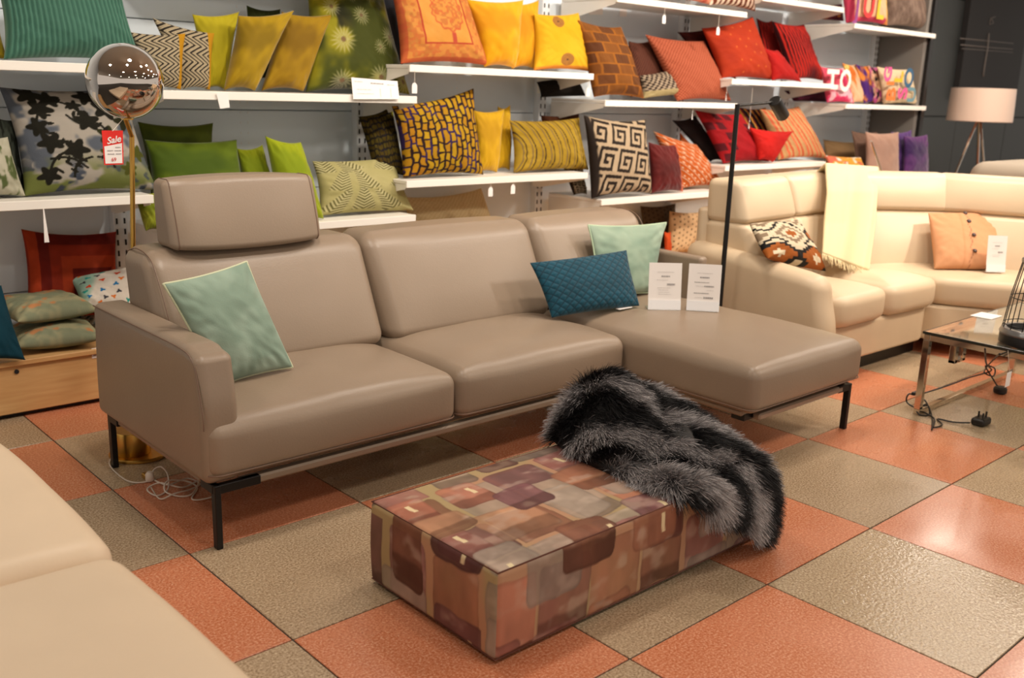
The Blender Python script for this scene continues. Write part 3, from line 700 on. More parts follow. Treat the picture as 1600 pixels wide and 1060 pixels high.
# ---- E2
cush([(1050, 188), (1086, 180), (1132, 256), (1110, 256)], T['E2'], .58, .04, plain((40, 30, 30)), 'black cushion behind the red squares cushion', th=.04)
cush([(1150, 166), (1196, 168), (1232, 250), (1180, 250)], T['E2'], .60, .05, stripes([(30, 20, 24), (30, 20, 24), (214, 150, 60), (110, 20, 30)], 22, .1), 'black cushion with thin yellow and red stripes', N=90, th=.05)
cush([(1186, 170), (1248, 166), (1292, 248), (1216, 250)], T['E2'], .46, .08, stripes([(204, 160, 108), (206, 90, 54), (204, 160, 108), (196, 150, 100), (222, 108, 72)], 26, .12, .03), 'tan cushion with coral stripes', N=120, th=.08)
cush([(1085, 172), (1158, 178), (1202, 256), (1130, 258)], T['E2'], .42, .08, squares((172, 18, 28), (148, 14, 22), (86, 14, 24)), 'crimson cushion with darker squares', N=110, th=.07)
cush([(1170, 199), (1240, 205), (1207, 254), (1186, 250)], T['E2'], .36, .03, plain((196, 26, 20)), 'bright red cushion with a sharp corner, in front of the striped one', th=.05, pinch=.12)
# ---- F0
cush([(1254, 14), (1316, 6), (1318, 32), (1266, 28)], T['F0'], .62, .04, blotch((96, 20, 50), (120, 30, 60), (214, 140, 50), 7), 'plum cushion with gold print lying at the back of the top right shelf', N=60, th=.05)
cush([(1310, -60), (1380, -60), (1386, 40), (1322, 36)], T['F0'], .40, .06, lambda u, v: mix(mix(C(u.shape, (236, 190, 150)), (200, 60, 90), sst(.14, .1, u)+sst(.1, .06, v)), (224, 170, 60), sst(.86, .9, u)*.7), 'peach cushion with coloured letters beside the furry one', N=70)
cush([(1380, -64), (1424, -64), (1454, 50), (1384, 40)], T['F0'], .42, .06, greyfur, 'grey-brown furry cushion at the top right', N=90, wr=.008, th=.08)
# ---- F1
cush([(1225, 142), (1292, 138), (1296, 160), (1240, 158)], T['F1'], .66, .03, plain((74, 14, 40)), 'dark plum cushion in the shade at the left of the letter cushions', th=.04)
cush([(1282, 104), (1318, 106), (1334, 162), (1292, 162)], T['F1'], .44, .05, blotch((212, 50, 96), (226, 90, 110), (236, 180, 190), 3, 5), 'pink cushion with white letter, first of the lettered row', N=70, th=.05)
cush([(1316, 98), (1338, 100), (1352, 162), (1330, 162)], T['F1'], .50, .05, blotch((226, 120, 50), (240, 190, 150), (236, 210, 120), 3, 8), 'orange and cream cushion, second of the lettered row', N=70, th=.04)
cush([(1336, 100), (1358, 102), (1370, 162), (1350, 162)], T['F1'], .47, .05, blotch((80, 40, 120), (232, 140, 60), (226, 190, 170), 3, 11), 'purple and orange cushion, third of the lettered row', N=70, th=.04)
cush([(1356, 102), (1374, 104), (1384, 162), (1366, 162)], T['F1'], .44, .05, blotch((200, 90, 150), (236, 190, 150), (40, 30, 40), 4, 14), 'pink and black patterned cushion, fourth of the lettered row', N=70, th=.04)
bigr = cush([(1370, 104), (1424, 108), (1433, 163), (1380, 163)], T['F1'], .38, .05, lambda u, v: C(u.shape, (232, 206, 168)), 'beige cushion with big coloured letters BIG LO at the right end of the lettered row', N=50, th=.05)
# ---- F2
cush([(1286, 218), (1344, 222), (1346, 266), (1290, 262)], T['F2'], .62, .05, plain((134, 104, 70)), 'olive beige cushion behind the cream throw', th=.05)
cush([(1330, 204), (1370, 206), (1385, 290), (1340, 290)], T['F2'], .36, .04, plain((118, 90, 76)), 'brownish cushion behind the taupe one, left of the purple cushions', th=.04)
cush([(1352, 206), (1404, 206), (1402, 290), (1352, 290)], T['F2'], .22, .05, velvety((166, 128, 110), (182, 142, 122)), 'dusty taupe cushion with gathered top edge', velvet=True, th=.05)
cush([(1392, 206), (1424, 203), (1424, 290), (1402, 290)], T['F2'], .27, .04, velvety((62, 34, 92), (92, 56, 124)), 'purple cushion, left one of the pair', velvet=True, th=.04)
cush([(1412, 212), (1449, 210), (1447, 290), (1410, 290)], T['F2'], .20, .04, velvety((58, 30, 84), (96, 50, 110)), 'purple cushion, right one of the pair at the fixture end', velvet=True, th=.05)
cush([(1290, 243), (1345, 246), (1358, 280), (1296, 280)], T['F2'], .12, .08, blotch((206, 104, 80), (214, 150, 50), (236, 220, 200), 5, 9), 'coral and gold patterned cushion peeking over the cream throw', th=.04, N=60)

# ---- flat lying cushions on the left base box
def lying(cx, cy, z0, w_, d_, yaw, th, colf, label, N=60, velvet=False, tilt=0, group=None):
    c, s = math.cos(yaw), math.sin(yaw)
    pts = []
    for a, b_ in ((-1, 1), (1, 1), (1, -1), (-1, -1)):
        x, y = a*w_/2, b_*d_/2; pts.append((cx+x*c-y*s, cy+x*s+y*c, z0+th*.8+tilt*b_*.5))
    return cushion(None, None, 0, 0, colf, label, th=th, N=N, pts=pts, pinch=.08, slump=0, velvet=velvet, group=group)
# lower sage, upper sage, animals print, small blue-white one, dark teal on end
lying(.185, .50, T['base'], .34, .34, -.15, .060, sage, 'sage green printed cushion lying flat, lower of the stack of two')
lying(.165, .54, T['base']+.112, .34, .32, .1, .058, sage, 'sage green printed cushion lying flat, on top of the other sage cushion', tilt=.02)
cush([(108, 436), (226, 410), (205, 500), (128, 480)], None, .50, .16, animals, 'white cushion with small coloured animal figures, behind the sofa arm', N=110, th=.06)
cush([(112, 492), (150, 488), (152, 540), (122, 540)], T['base'], .68, .03, blotch((200, 204, 200), (120, 150, 160), (60, 90, 110), 6), 'small blue and white patterned cushion between the sage stack and the sofa arm', th=.035)
cush([(-60, 436), (2, 446), (40, 563), (-60, 570)], None, .30, .12, plain((10, 62, 78), .15), 'dark teal cushion hanging over the box edge at the far left', th=.05)

# letters BIG LO on the last cushion
def letter(s, size, p, xdir, ydir, m, parent, name='letter', depth=.0015, align='CENTER', shear=0, bold=0):
    c = bpy.data.curves.new('t', 'FONT'); c.body = s; c.size = size; c.extrude = depth; c.align_x = align; c.align_y = 'CENTER'; c.shear = shear; c.offset = bold
    c.resolution_u = 3
    t = bpy.data.objects.new('t', c); COL.objects.link(t); dg = bpy.context.evaluated_depsgraph_get(); dg.update()
    me = bpy.data.meshes.new_from_object(t.evaluated_get(dg)); bpy.data.objects.remove(t)
    x = Vector(xdir).normalized(); z = x.cross(Vector(ydir)).normalized(); y = z.cross(x)
    Mx = Matrix((x, y, z)).transposed().to_4x4(); Mx.translation = Vector(p)
    me.transform(Mx)
    if parent is not None: me.transform(Matrix.Translation(-Vector(ROOTS[parent.name])))
    me.materials.clear(); me.materials.append(m)
    o = bpy.data.objects.new(name, me); COL.objects.link(o); o.parent = parent; ROOTS[o.name] = ROOTS[parent.name]
    return o
LM = {k: mat('letter_'+k, c, .85) for k, c in dict(orange=(226, 118, 52), pink=(214, 84, 140), yellow=(222, 178, 40), blue=(50, 92, 124), white=(240, 228, 216), red=(206, 50, 50), violet=(130, 60, 120), grey=(104, 140, 150)).items()}
def on_cushion(root_o, items, X1, X0, Yf):
    for s, size, px, py, k, rot in items:
        p = at(px, py, Yf); xd = (math.cos(rot), 0, math.sin(rot)); yd = (-math.sin(rot), 0, math.cos(rot))
        letter(s, size, p, xd, yd, LM[k], root_o, bold=.006)
PI2 = math.pi/2
on_cushion(bigr, [('B', .20, 1393, 148, 'orange', PI2), ('I', .16, 1392, 130, 'orange', PI2), ('G', .17, 1388, 116, 'pink', PI2),
                  ('L', .19, 1405, 121, 'yellow', PI2), ('S', .22, 1411, 146, 'pink', PI2), ('O', .21, 1421, 122, 'blue', PI2), ('U', .19, 1425, 148, 'grey', PI2)], 0, 0, .318)
by = {o['label'][:22]: o for o in COL.objects if 'label' in o.keys()}
def find(s): return next(o for o in COL.objects if 'label' in o.keys() and o['label'].startswith(s))
on_cushion(find('pink cushion with white'), [('H', .24, 1302, 124, 'white', PI2), ('O', .22, 1322, 126, 'white', PI2)], 0, 0, .375)
on_cushion(find('peach cushion with'), [('J', .24, 1340, 12, 'violet', 0), ('U', .26, 1358, 10, 'red', 0), ('L', .24, 1376, 14, 'yellow', 0)], 0, 0, .335)

# ================================================================== PRICE TAGS AND CARDS ON THE SHELVES
def price_tag(px, ptop, pbot, Y, label, w_=.03, h_=.052):
    a = at(px, ptop, Y); b_ = at(px, pbot, Y); b_[0] = a[0]
    r = root('price_tag', tuple(b_), label, 'tag', 'white tags hanging on strings from the shelves')
    h_ = min(h_, .06)
    MB().tube([tuple(a), tuple(b_+[0, 0, h_])], .0012, 5).build('string', M['cable'], r)
    x0, x1, z0, z1 = b_[0]-w_/2, b_[0]+w_/2, b_[2], b_[2]+h_
    V = [(x0, Y, z0), (x1, Y, z0), (x1, Y, z1-.012), (x1-.01, Y, z1), (x0+.01, Y, z1), (x0, Y, z1-.012)]
    V += [(a_, Y+.0012, c) for a_, _, c in V]
    mk('card', V, [(0, 1, 2, 3, 4, 5), (11, 10, 9, 8, 7, 6)]+[(i, i+6, (i+1) % 6+6, (i+1) % 6) for i in range(6)], M['paper'], r, False)
for px, a, b_, lab in ((648, 110, 146, 'white tag hanging left of the ornate orange cushion shelf end'), (1039, 12, 37, 'white tag hanging above the salmon textured cushion'),
                       (1124, 24, 55, 'white tag hanging in front of the rust cushion'), (920, 124, 151, 'white tag hanging between the disc cushion and the brown block cushion'),
                       (767, 286, 307, 'white tag under the mustard shelf, left one of two'), (802, 284, 303, 'white tag under the mustard shelf, right one of two'),
                       (1083, 168, 187, 'thin white tag under the salmon cushion shelf'), (1137, 126, 158, 'thin white tag hanging behind the salmon cushion corner'),
                       (1176, 138, 201, 'thin white tag hanging above the bright red cushion')):
    price_tag(px, a, b_, .292, lab, .032 if 'thin' not in lab else .010)
# hanging narrow strip over the rust red cushion
p0 = at(68, 326, .29); r = root('hanging_strip', (p0[0], .29, p0[2]-.14), 'narrow white strip hanging in front of the nested squares cushion', 'tag')
p1 = at(73, 379, .29)
MB().add([(p0[0]-.002, .29, p0[2]), (p0[0]+.002, .29, p0[2]), (p1[0]+.010, .29, p1[2]), (p1[0]-.008, .29, p1[2]), (p0[0]-.002, .292, p0[2]), (p0[0]+.002, .292, p0[2]), (p1[0]+.010, .292, p1[2]), (p1[0]-.008, .292, p1[2])],
         [(0, 3, 2, 1), (4, 5, 6, 7), (0, 1, 5, 4), (1, 2, 6, 5), (2, 3, 7, 6), (3, 0, 4, 7)]).build('strip', M['paper'], r, False)
def slab(corn, t, m, name, parent=None):
    c = [np.array(x, float) for x in corn]; n = np.cross(c[1]-c[0], c[3]-c[0]); n /= np.linalg.norm(n)
    V = c+[x-n*t for x in c]
    return mk(name, V, [(0, 1, 2, 3), (7, 6, 5, 4), (0, 4, 5, 1), (1, 5, 6, 2), (2, 6, 7, 3), (3, 7, 4, 0)], m, parent, False), n
# card sticking on shelf B1 edge by the ochre cushions (tilted tag)
c = [at(338, 146, .292), at(356, 145, .292), at(359, 168, .288), at(344, 170, .288)][::-1]
o, n = slab(c, .0012, M['paper'], 'shelf_label'); recenter(o, tuple(c[0])); tag(o, 'small tilted white label hanging on the shelf edge under the lime yellow cushion', 'label')
# long price card on shelf B1
c = [at(552, 155, .284), at(624, 155, .284), at(621, 127, .30), at(549, 121, .30)]
r = root('price_card', tuple((c[0]+c[1])/2), 'long white price card standing on the shelf edge in front of the dandelion cushion', 'card')
o, n = slab(c, .0015, M['paper'], 'card', r)
def rows(parent, c, lines, off=.0012, m=None):
    c = [np.array(x, float) for x in c]; n = np.cross(c[1]-c[0], c[3]-c[0]); n /= np.linalg.norm(n)
    if n@(CAM-c[0]) < 0: n = -n
    for (u0_, u1_, v0_, v1_, mm) in lines:
        f = lambda u, v: c[0]*(1-u)*(1-v)+c[1]*u*(1-v)+c[2]*u*v+c[3]*(1-u)*v+n*off
        # a run of little word-like marks
        mb = MB(); x = u0_
        while x < u1_:
            ww = min(random.uniform(.015, .05), u1_-x); q = [f(x, v0_), f(x+ww, v0_), f(x+ww, v1_), f(x, v1_)]
            mb.add([tuple(p) for p in q], [(0, 1, 2, 3)]); x += ww+.012
        mb.build('printed_line', M[mm], parent, False)
rows(r, c, [(.06, .22, .80, .86, 'inklight'), (.40, .68, .76, .82, 'ink'), (.76, .92, .74, .79, 'inklight'), (.10, .4, .45, .48, 'inklight'), (.1, .45, .25, .28, 'inklight'), (.59, .60, .1, .55, 'inklight'), (.82, .83, .1, .6, 'inklight')])
# two little stickers on the wall under the topmost centre shelf
for px, py, ww, hh in ((931, 16, 22, 14), (974, 20, 11, 12)):
    c = [at(px-ww/2, py+hh/2, YB-.003), at(px+ww/2, py+hh/2, YB-.003), at(px+ww/2, py-hh/2, YB-.003), at(px-ww/2, py-hh/2, YB-.003)]
    o, n = slab(c, .001, M['paper'], 'wall_sticker'); recenter(o, tuple(c[0]))
    tag(o, 'wider white sticker on the back panel under the topmost centre shelf' if ww > 15 else 'small square white sticker on the back panel under the topmost centre shelf', 'sticker')

# ================================================================== TAUPE LEATHER SOFA
sf = root('leather_sofa', (1.35, -.8, 0), 'taupe leather three-part sofa with chaise, headrest and thin black legs', 'sofa')
def noisez(V, s, a, seed): return V[:, 2]+a*(fbm(V[:, 0]*s, V[:, 1]*s, seed)-.5)*2
def seat(name, x0, x1, y0, y1, zb, zt, label=None, crown=.045, nx=26, r=.045, edge=.0):
    V, F = rbox(x1-x0, y1-y0, zt-zb, r, 5, nx)
    c = np.array([(x0+x1)/2, (y0+y1)/2, (zb+zt)/2])
    u = V[:, 0]/((x1-x0)/2); v = V[:, 1]/((y1-y0)/2); top = (V[:, 2]+(zt-zb)/2)/(zt-zb)
    bulge = crown*(1-np.clip(np.abs(u), 0, 1)**4)*(1-np.clip(np.abs(np.minimum(v+.0, 0)), 0, 1)**3.2)
    V[:, 2] += bulge*sst(.3, 1, top)
    V[:, 1] -= .012*(1-np.abs(v-(-1))*.0)*np.where(v < -.9, 1, 0)*(1-np.clip(np.abs(u), 0, 1)**3)*np.sin(np.pi*np.clip(top, 0, 1))
    V[:, 2] += np.where(top > .6, .004*(fbm(V[:, 0]*5+seat.k, V[:, 1]*5, 3)-.5)*2, 0); seat.k += 7
    V += c
    o = mk(name, V, F, M['leather'], sf, True)
    if label: o['label'] = label
    return o
seat.k = 0
def seam(pts, parent, closed=False, r=.0022, m='leather_seam', name='seam'):
    MB().tube(pts, r, 6, closed).build(name, M[m], parent)
def seam_loop(x0, x1, y0, y1, z, rc, parent):
    P = []
    for cx, cy, a0 in ((x1-rc, y1-rc, 0), (x0+rc, y1-rc, 90), (x0+rc, y0+rc, 180), (x1-rc, y0+rc, 270)):
        for k in range(6):
            a = math.radians(a0+k*18); P.append((cx+rc*math.cos(a), cy+rc*math.sin(a), z))
    seam(P, parent, True, .0025)
SB = .215
s1 = seat('seat_cushion', .055, .985, -1.245, -.62, SB, .395, edge=1)
s2 = seat('seat_cushion', .991, 1.872, -1.245, -.62, SB, .395)
s3 = seat('chaise_cushion', 1.878, 2.675, -1.860, -.60, SB, .395)
for s_, a, b_, y0 in ((s1, .055, .985, -1.245), (s2, .991, 1.872, -1.245), (s3, 1.878, 2.675, -1.860)):
    seam_loop(a-.0005, b_+.0005, y0-.001, -.6, SB+.022, .045, s_)
# upholstered under-frame and painted rail
MB().box(.075, 2.655, -1.19, -.42, .198, .225, .008).build('under_frame', M['leather'], sf)
MB().box(1.9, 2.655, -1.80, -1.15, .198, .225, .008).build('under_frame', M['leather'], sf)
mb = MB(); mb.box(.16, 1.86, -1.232, -1.195, .178, .204, .006).build('front_rail', M['rail'], sf)
MB().box(2.60, 2.64, -1.76, -.55, .178, .204, .006).build('side_rail', M['rail'], sf)
MB().box(1.97, 2.58, -1.835, -1.80, .178, .204, .006).build('front_rail', M['rail'], sf)
MB().box(.075, .105, -1.13, -.46, .180, .204, .006).build('side_rail', M['rail'], sf)
MB().box(.2, 2.5, -.44, -.41, .178, .204, .006).build('back_rail', M['rail'], sf)
def leg(x, y, dx, dy):
    mb = MB()
    mb.box(x-.010, x+.010, y-.013, y+.013, 0, .204, .002)
    mb.box(min(x, x+dx), max(x, x+dx) if dx else x+.014, y-.012, y+.012, .176, .204, .002) if dx else None
    if dy: mb.box(x-.012, x+.012, min(y, y+dy), max(y, y+dy), .176, .204, .002)
    mb.build('leg', M['black'], sf, False)
leg(.082, -1.222, .14, .08); leg(.082, -.405, .10, -.08); leg(2.640, -1.822, -.09, .10); leg(2.640, -.42, -.1, -.1); MB().box(1.92, 2.03, -1.80, -1.74, .176, .204, .002).build('leg_bracket', M['black'], sf, False); leg(1.2, -.42, .08, 0)
# armrest
V, F = rbox(.118, .86, .405, .030, 5, 20); V += [.107, -.800, .408]
k = sst(-1.10, -1.23, V[:, 1])*sst(.53, .62, V[:, 2]); V[:, 2] -= .018*k
V[:, 1] = np.where(V[:, 1] < -1.15, V[:, 1]+.028*sst(.42, .61, V[:, 2]), V[:, 1])
V[:, 1] += .020*sst(.3, .61, V[:, 2])*(V[:, 1] > -.5)*-1
arm = mk('armrest', V, F, M['leather'], sf)
for xx in (.0500,):
    P = smoothpath([(xx, -.40, .598), (xx, -.8, .600), (xx, -1.10, .599), (xx, -1.175, .575), (xx, -1.203, .52), (xx, -1.228, .42), (xx, -1.2285, .38)], 6); seam(P, arm)
# backrests: leaning, tapering to the top
def back(x0, x1, label=None):
    W = x1-x0; V, F = rbox(W, .26, .42, .06, 6, 26)
    t = (V[:, 2]+.21)/.42; v = V[:, 1]/.13; u = V[:, 0]/(W/2)
    yc = -.62+.115*t; hw = .20-.095*t
    V[:, 0] *= 1-.012*(1-t)
    y = yc+hw*v
    puff = .030*(1-np.clip(np.abs(u), 0, 1)**3)*np.sin(np.pi*np.clip(t, 0, 1))**.7
    V[:, 1] = y-puff*np.where(v < 0, 1, .3)*np.abs(v)
    V[:, 2] = .395+t*.405+.008*(1-u**2)*sst(.7, 1, t)
    V[:, 0] += (x0+x1)/2
    o = mk('backrest', V, F, M['leather'], sf)
    return o
b1 = back(.150, 1.008); b2_ = back(1.012, 1.895); b3 = back(1.899, 2.640)
for x in (.172, 2.622):
    seam(smoothpath([(x, -.80, .45), (x, -.735, .60), (x, -.655, .735), (x, -.60, .785), (x, -.50, .800), (x, -.42, .78)], 5), b1 if x < 1 else b3)
MB().box(.18, 2.60, -.425, -.385, .21, .66, .015).build('back_panel', M['leather'], sf)
# low side wall beside the chaise
V, F = rbox(.06, .62, .40, .02, 4, 10); V += [2.672, -.70, .42]; mk('side_panel', V, F, M['leather'], sf)
# headrest
V, F = rbox(.575, .155, .225, .022, 5, 26)
u = V[:, 0]/.2875; t = V[:, 2]/.1125; v = V[:, 1]/.0775
V[:, 1] *= (.62+.38*np.clip(1-np.abs(u)**6, 0, 1))*(1-.28*t)*(1+.12*(1-t*t))
V[:, 2] += .012*(1-u**2)*np.sign(t)*np.abs(t); V[:, 1] += .01*np.sin(V[:, 0]*40)*np.clip(np.abs(u)-.8, 0, 1)
V += [.528, -.555, .918]; V[:, 1] += (V[:, 2]-.9)*.15
hr = mk('headrest', V, F, M['leather'], sf)
for sx in (-1, 1):
    ring = V[np.abs(u-sx*(.2875-.022)/.2875) < 1e-4]; ctr = ring.mean(0)
    ring = ring[np.argsort(np.arctan2(ring[:, 2]-ctr[2], ring[:, 1]-ctr[1]))]; ring = ctr+(ring-ctr)*1.006
    seam([tuple(p) for p in ring], hr, True, .002)

# cushions on the sofa
def sofacush(pts, **k): return cushion(None, None, 0, 0, pts=pts, **k)
q = lambda px, py, Y: at(px, py, Y)
o = sofacush([q(255, 444, -.93), q(385, 409, -.87), atz(457, 574, .45), atz(342, 603, .43)], colf=velvety((146, 170, 152), (172, 194, 176), 3, 4), label='mint green velvet cushion with cream piping leaning on the left sofa arm',
             th=.055, N=60, velvet=True, piping=(196, 200, 168), wr=.007, pinch=.045)
p = at(388, 585, -1.04); 
o = sofacush([q(919, 352, -.73), q(1041, 348, -.73), np.array([*q(1016, 478, -.86)[:2], .445]), np.array([*q(934, 484, -.86)[:2], .445])], colf=velvety((140, 166, 146), (168, 190, 168), 3, 6), label='mint green velvet cushion at the chaise end, behind the teal one',
             th=.055, N=60, velvet=True, piping=(180, 200, 168), wr=.008, pinch=.07)
o = sofacush([q(828, 411, -.86), q(979, 391, -.86), atz(999, 478, .45), atz(862, 497, .445)], colf=quiltcol, disp=quiltd, label='dark teal quilted velvet lumbar cushion on the chaise seat', th=.05, N=130, velvet=True, wr=.002, pinch=.05)
p = atz(977, 482, .447)
o = MB().box(p[0]-.05, p[0]+.035, p[1]-.012, p[1]+.012, .448, .451, .0008).build('care_label', M['paper'], None, False); recenter(o, (p[0], p[1], .448)); tag(o, 'small white care label lying beside the teal quilted cushion', 'label')

# sign holders on the chaise
def sign(bl, br, tl, tr, z, label, lines, h=.205):
    A = atz(*bl, z); B = atz(*br, z); d = (B-A)/np.linalg.norm(B-A); nrm = np.array([d[1], -d[0], 0])
    if nrm@(CAM-A)*1 < 0: nrm = -nrm
    c = [A, B, B+np.array([0, 0, h])-nrm*.03, A+np.array([0, 0, h])-nrm*.03]
    r = root('price_sign', tuple((A+B)/2), label, 'sign', 'white price signs in clear holders')
    slab([x+nrm*.0 for x in [c[0]+(c[3]-c[0])*.20, c[1]+(c[2]-c[1])*.20, c[2], c[3]]], .002, M['paper'], 'printed_card', r)
    slab([c[0]+nrm*.004, c[1]+nrm*.004, c[1]+(c[2]-c[1])*.21+nrm*.004, c[0]+(c[3]-c[0])*.21+nrm*.004], .003, M['glosswhite'], 'front_pocket', r)
    slab([A-nrm*.075, B-nrm*.075, B+nrm*.004, A+nrm*.004], .0025, M['acrylic'], 'foot', r)
    rows(r, c, lines, .0014); return r
M['glosswhite'] = mat('glossy_clear_white', (240, 240, 242), .12, coat=.5)
L1 = [(.26, .76, .80, .812, 'inklight'), (.38, .64, .70, .73, 'ink'), (.24, .58, .63, .642, 'inklight'), (.56, .80, .525, .565, 'ink'), (.27, .68, .465, .475, 'inklight'), (.30, .6, .42, .43, 'inklight'), (.30, .65, .375, .385, 'inklight'), (.3, .7, .33, .34, 'inklight')]
L2 = [(.27, .74, .80, .812, 'inklight'), (.36, .64, .70, .73, 'ink'), (.20, .65, .60, .618, 'ink'), (.24, .48, .525, .535, 'inklight'), (.50, .80, .515, .545, 'ink'), (.58, .8, .44, .45, 'inklight'), (.20, .66, .37, .388, 'ink'), (.24, .46, .28, .29, 'inklight'), (.50, .80, .265, .305, 'ink')]
sign((1012, 484), (1063, 485), 0, 0, .440, 'left of two white price signs standing on the chaise', L1)
sign((1072, 485), (1123, 488), 0, 0, .440, 'right of two white price signs standing on the chaise, by the black lamp pole', L2)

# ================================================================== FOREGROUND CREAM SOFA EDGE
fg = root('cream_bench_sofa', (-.95, -2.4, 0), 'pale cream leather sofa seat cut off by the lower left corner of the photo', 'sofa')
def fgseat(y0, y1, z1, x1, seed):
    V, F = rbox(x1+1.75, y1-y0, .24, .06, 6, 34)
    c = np.array([(x1-1.75)/2, (y0+y1)/2, z1-.12]); u = V[:, 0]/((x1+1.75)/2); v = V[:, 1]/((y1-y0)/2)
    V[:, 2] += np.where(V[:, 2] > 0, .02*(1-np.abs(v)**4)*(1-np.clip(u, 0, 1)**6)+.005*(fbm(V[:, 0]*3+seed, V[:, 1]*3, 5)-.5), 0)
    V[:, 0] += np.where(u > .8, .012*(1-np.abs(v)**3)*1, 0)
    V += c; return mk('seat_cushion', V, F, M['fgcream'], fg)
fgseat(-1.835, -.985, .415, -.425, 1); fgseat(-3.15, -1.842, .410, -.428, 5)
V, F = rbox(1.30, 2.12, .14, .03, 4, 16); V += [-1.09, -2.07, .115+.02]; mk('base', V, F, M['fgcream'], fg)
for x, y in ((-.52, -1.1), (-.52, -3.0), (-1.6, -1.1), (-1.6, -3.0)):
    MB().box(x-.02, x+.02, y-.02, y+.02, 0, .07, .002).build('leg', M['black'], fg, False)

# ================================================================== OTTOMAN
OX0, OX1, OY0, OY1, OZ = .315, 1.452, -2.215, -1.68, .252
ot = root('patchwork_ottoman', ((OX0+OX1)/2, (OY0+OY1)/2, 0), 'low rectangular ottoman in brown and plum watercolour patchwork fabric', 'ottoman')
V, F = rbox(OX1-OX0, OY1-OY0, OZ-.012, .014, 3, 10)
# dense grid for the print
def facegrid(o, ux, vy, nu, nv):
    a = np.linspace(0, 1, nu); b_ = np.linspace(0, 1, nv); A, B = np.meshgrid(a, b_, indexing='ij')
    P = np.array(o)+A[..., None]*np.array(ux)+B[..., None]*np.array(vy); return P, A, B
PAL = np.array([(136, 80, 70), (160, 100, 72), (148, 88, 84), (160, 142, 126), (112, 66, 68), (184, 106, 82), (126, 74, 54), (152, 132, 118), (128, 78, 82), (186, 132, 96), (162, 110, 80), (156, 140, 126)], float)
def patchwork(x, y, seed=0, tall=1.0):
    """overlapping translucent brush-stroke rectangles; x,y in metres"""
    x = np.asarray(x)*.60; y = np.asarray(y)*.60/tall
    c = mix((176, 150, 102), (190, 140, 104), sst(.4, .6, fbm(x*9, y*9, seed+1)))
    dx = (fbm(x*14, y*14, seed+3)-.5)*.018; dy = (fbm(x*14+7, y*14+5, seed+4)-.5)*.018
    for (s, off, wd, hg, alpha, dens, sd) in ((.118, (0, 0), .058, .058, .72, .95, 11), (.130, (.06, .04), .056, .050, .76, .85, 23), (.158, (.09, .1), .054, .050, .86, .75, 51)):
        gx = (x+off[0])/s; gy = (y+off[1])/s; ci = np.floor(gx); cj = np.floor(gy)
        on = hsh(ci, cj, sd+seed) < dens; rx = wd*(.72+.4*hsh(ci, cj, sd+1)); ry = hg*(.70+.45*hsh(ci, cj, sd+2))
        lx = (gx-ci-.5)*s+dx+(hsh(ci, cj, sd+3)-.5)*.014; ly = (gy-cj-.5)*s+dy+(hsh(ci, cj, sd+4)-.5)*.014
        rr = .013; qx = np.maximum(np.abs(lx)-(rx-rr), 0); qy = np.maximum(np.abs(ly)-(ry-rr), 0); d = np.sqrt(qx**2+qy**2)-rr
        k = sst(.0012, -.0012, d)*on; pc = PAL[(hsh(ci, cj, sd+5)*11.99).astype(int)]
        pc = pc*(.80+.42*fbm(x*30+ci*3, y*18+cj*5, sd+7))[..., None]
        pc = mix(pc, (208, 184, 166), sst(.56, .80, fbm(x*22+3*ci, y*38, sd+9))*.5)
        c = mix(c, pc*(1-.13*sst(.006, .0, np.abs(d)))[..., None], k*alpha)
        low = sst(-ry*.20, -ry*.34, ly+.006*(fbm(x*40, y*3, 77)-.5))*k*(hsh(ci, cj, sd+12) > .45); c = mix(c, c*np.array([.74, .70, .68]), low*.85)
    gx = x/.115; gy = y/.125; ci = np.floor(gx); cj = np.floor(gy); lx = (gx-ci-.5)*.115; ly = (gy-cj-.5)*.125
    k = sst(.0052, .0040, np.abs(lx-.03*(hsh(ci, cj, 71)-.5)+ly*.1))*sst(.014, .012, np.abs(ly-.02*(hsh(ci, cj, 72)-.5)))*(hsh(ci, cj, 73) < .5)
    c = mix(c, (238, 218, 166), k*.9); gr = c.mean(-1, keepdims=True); return c*.84+gr*.16
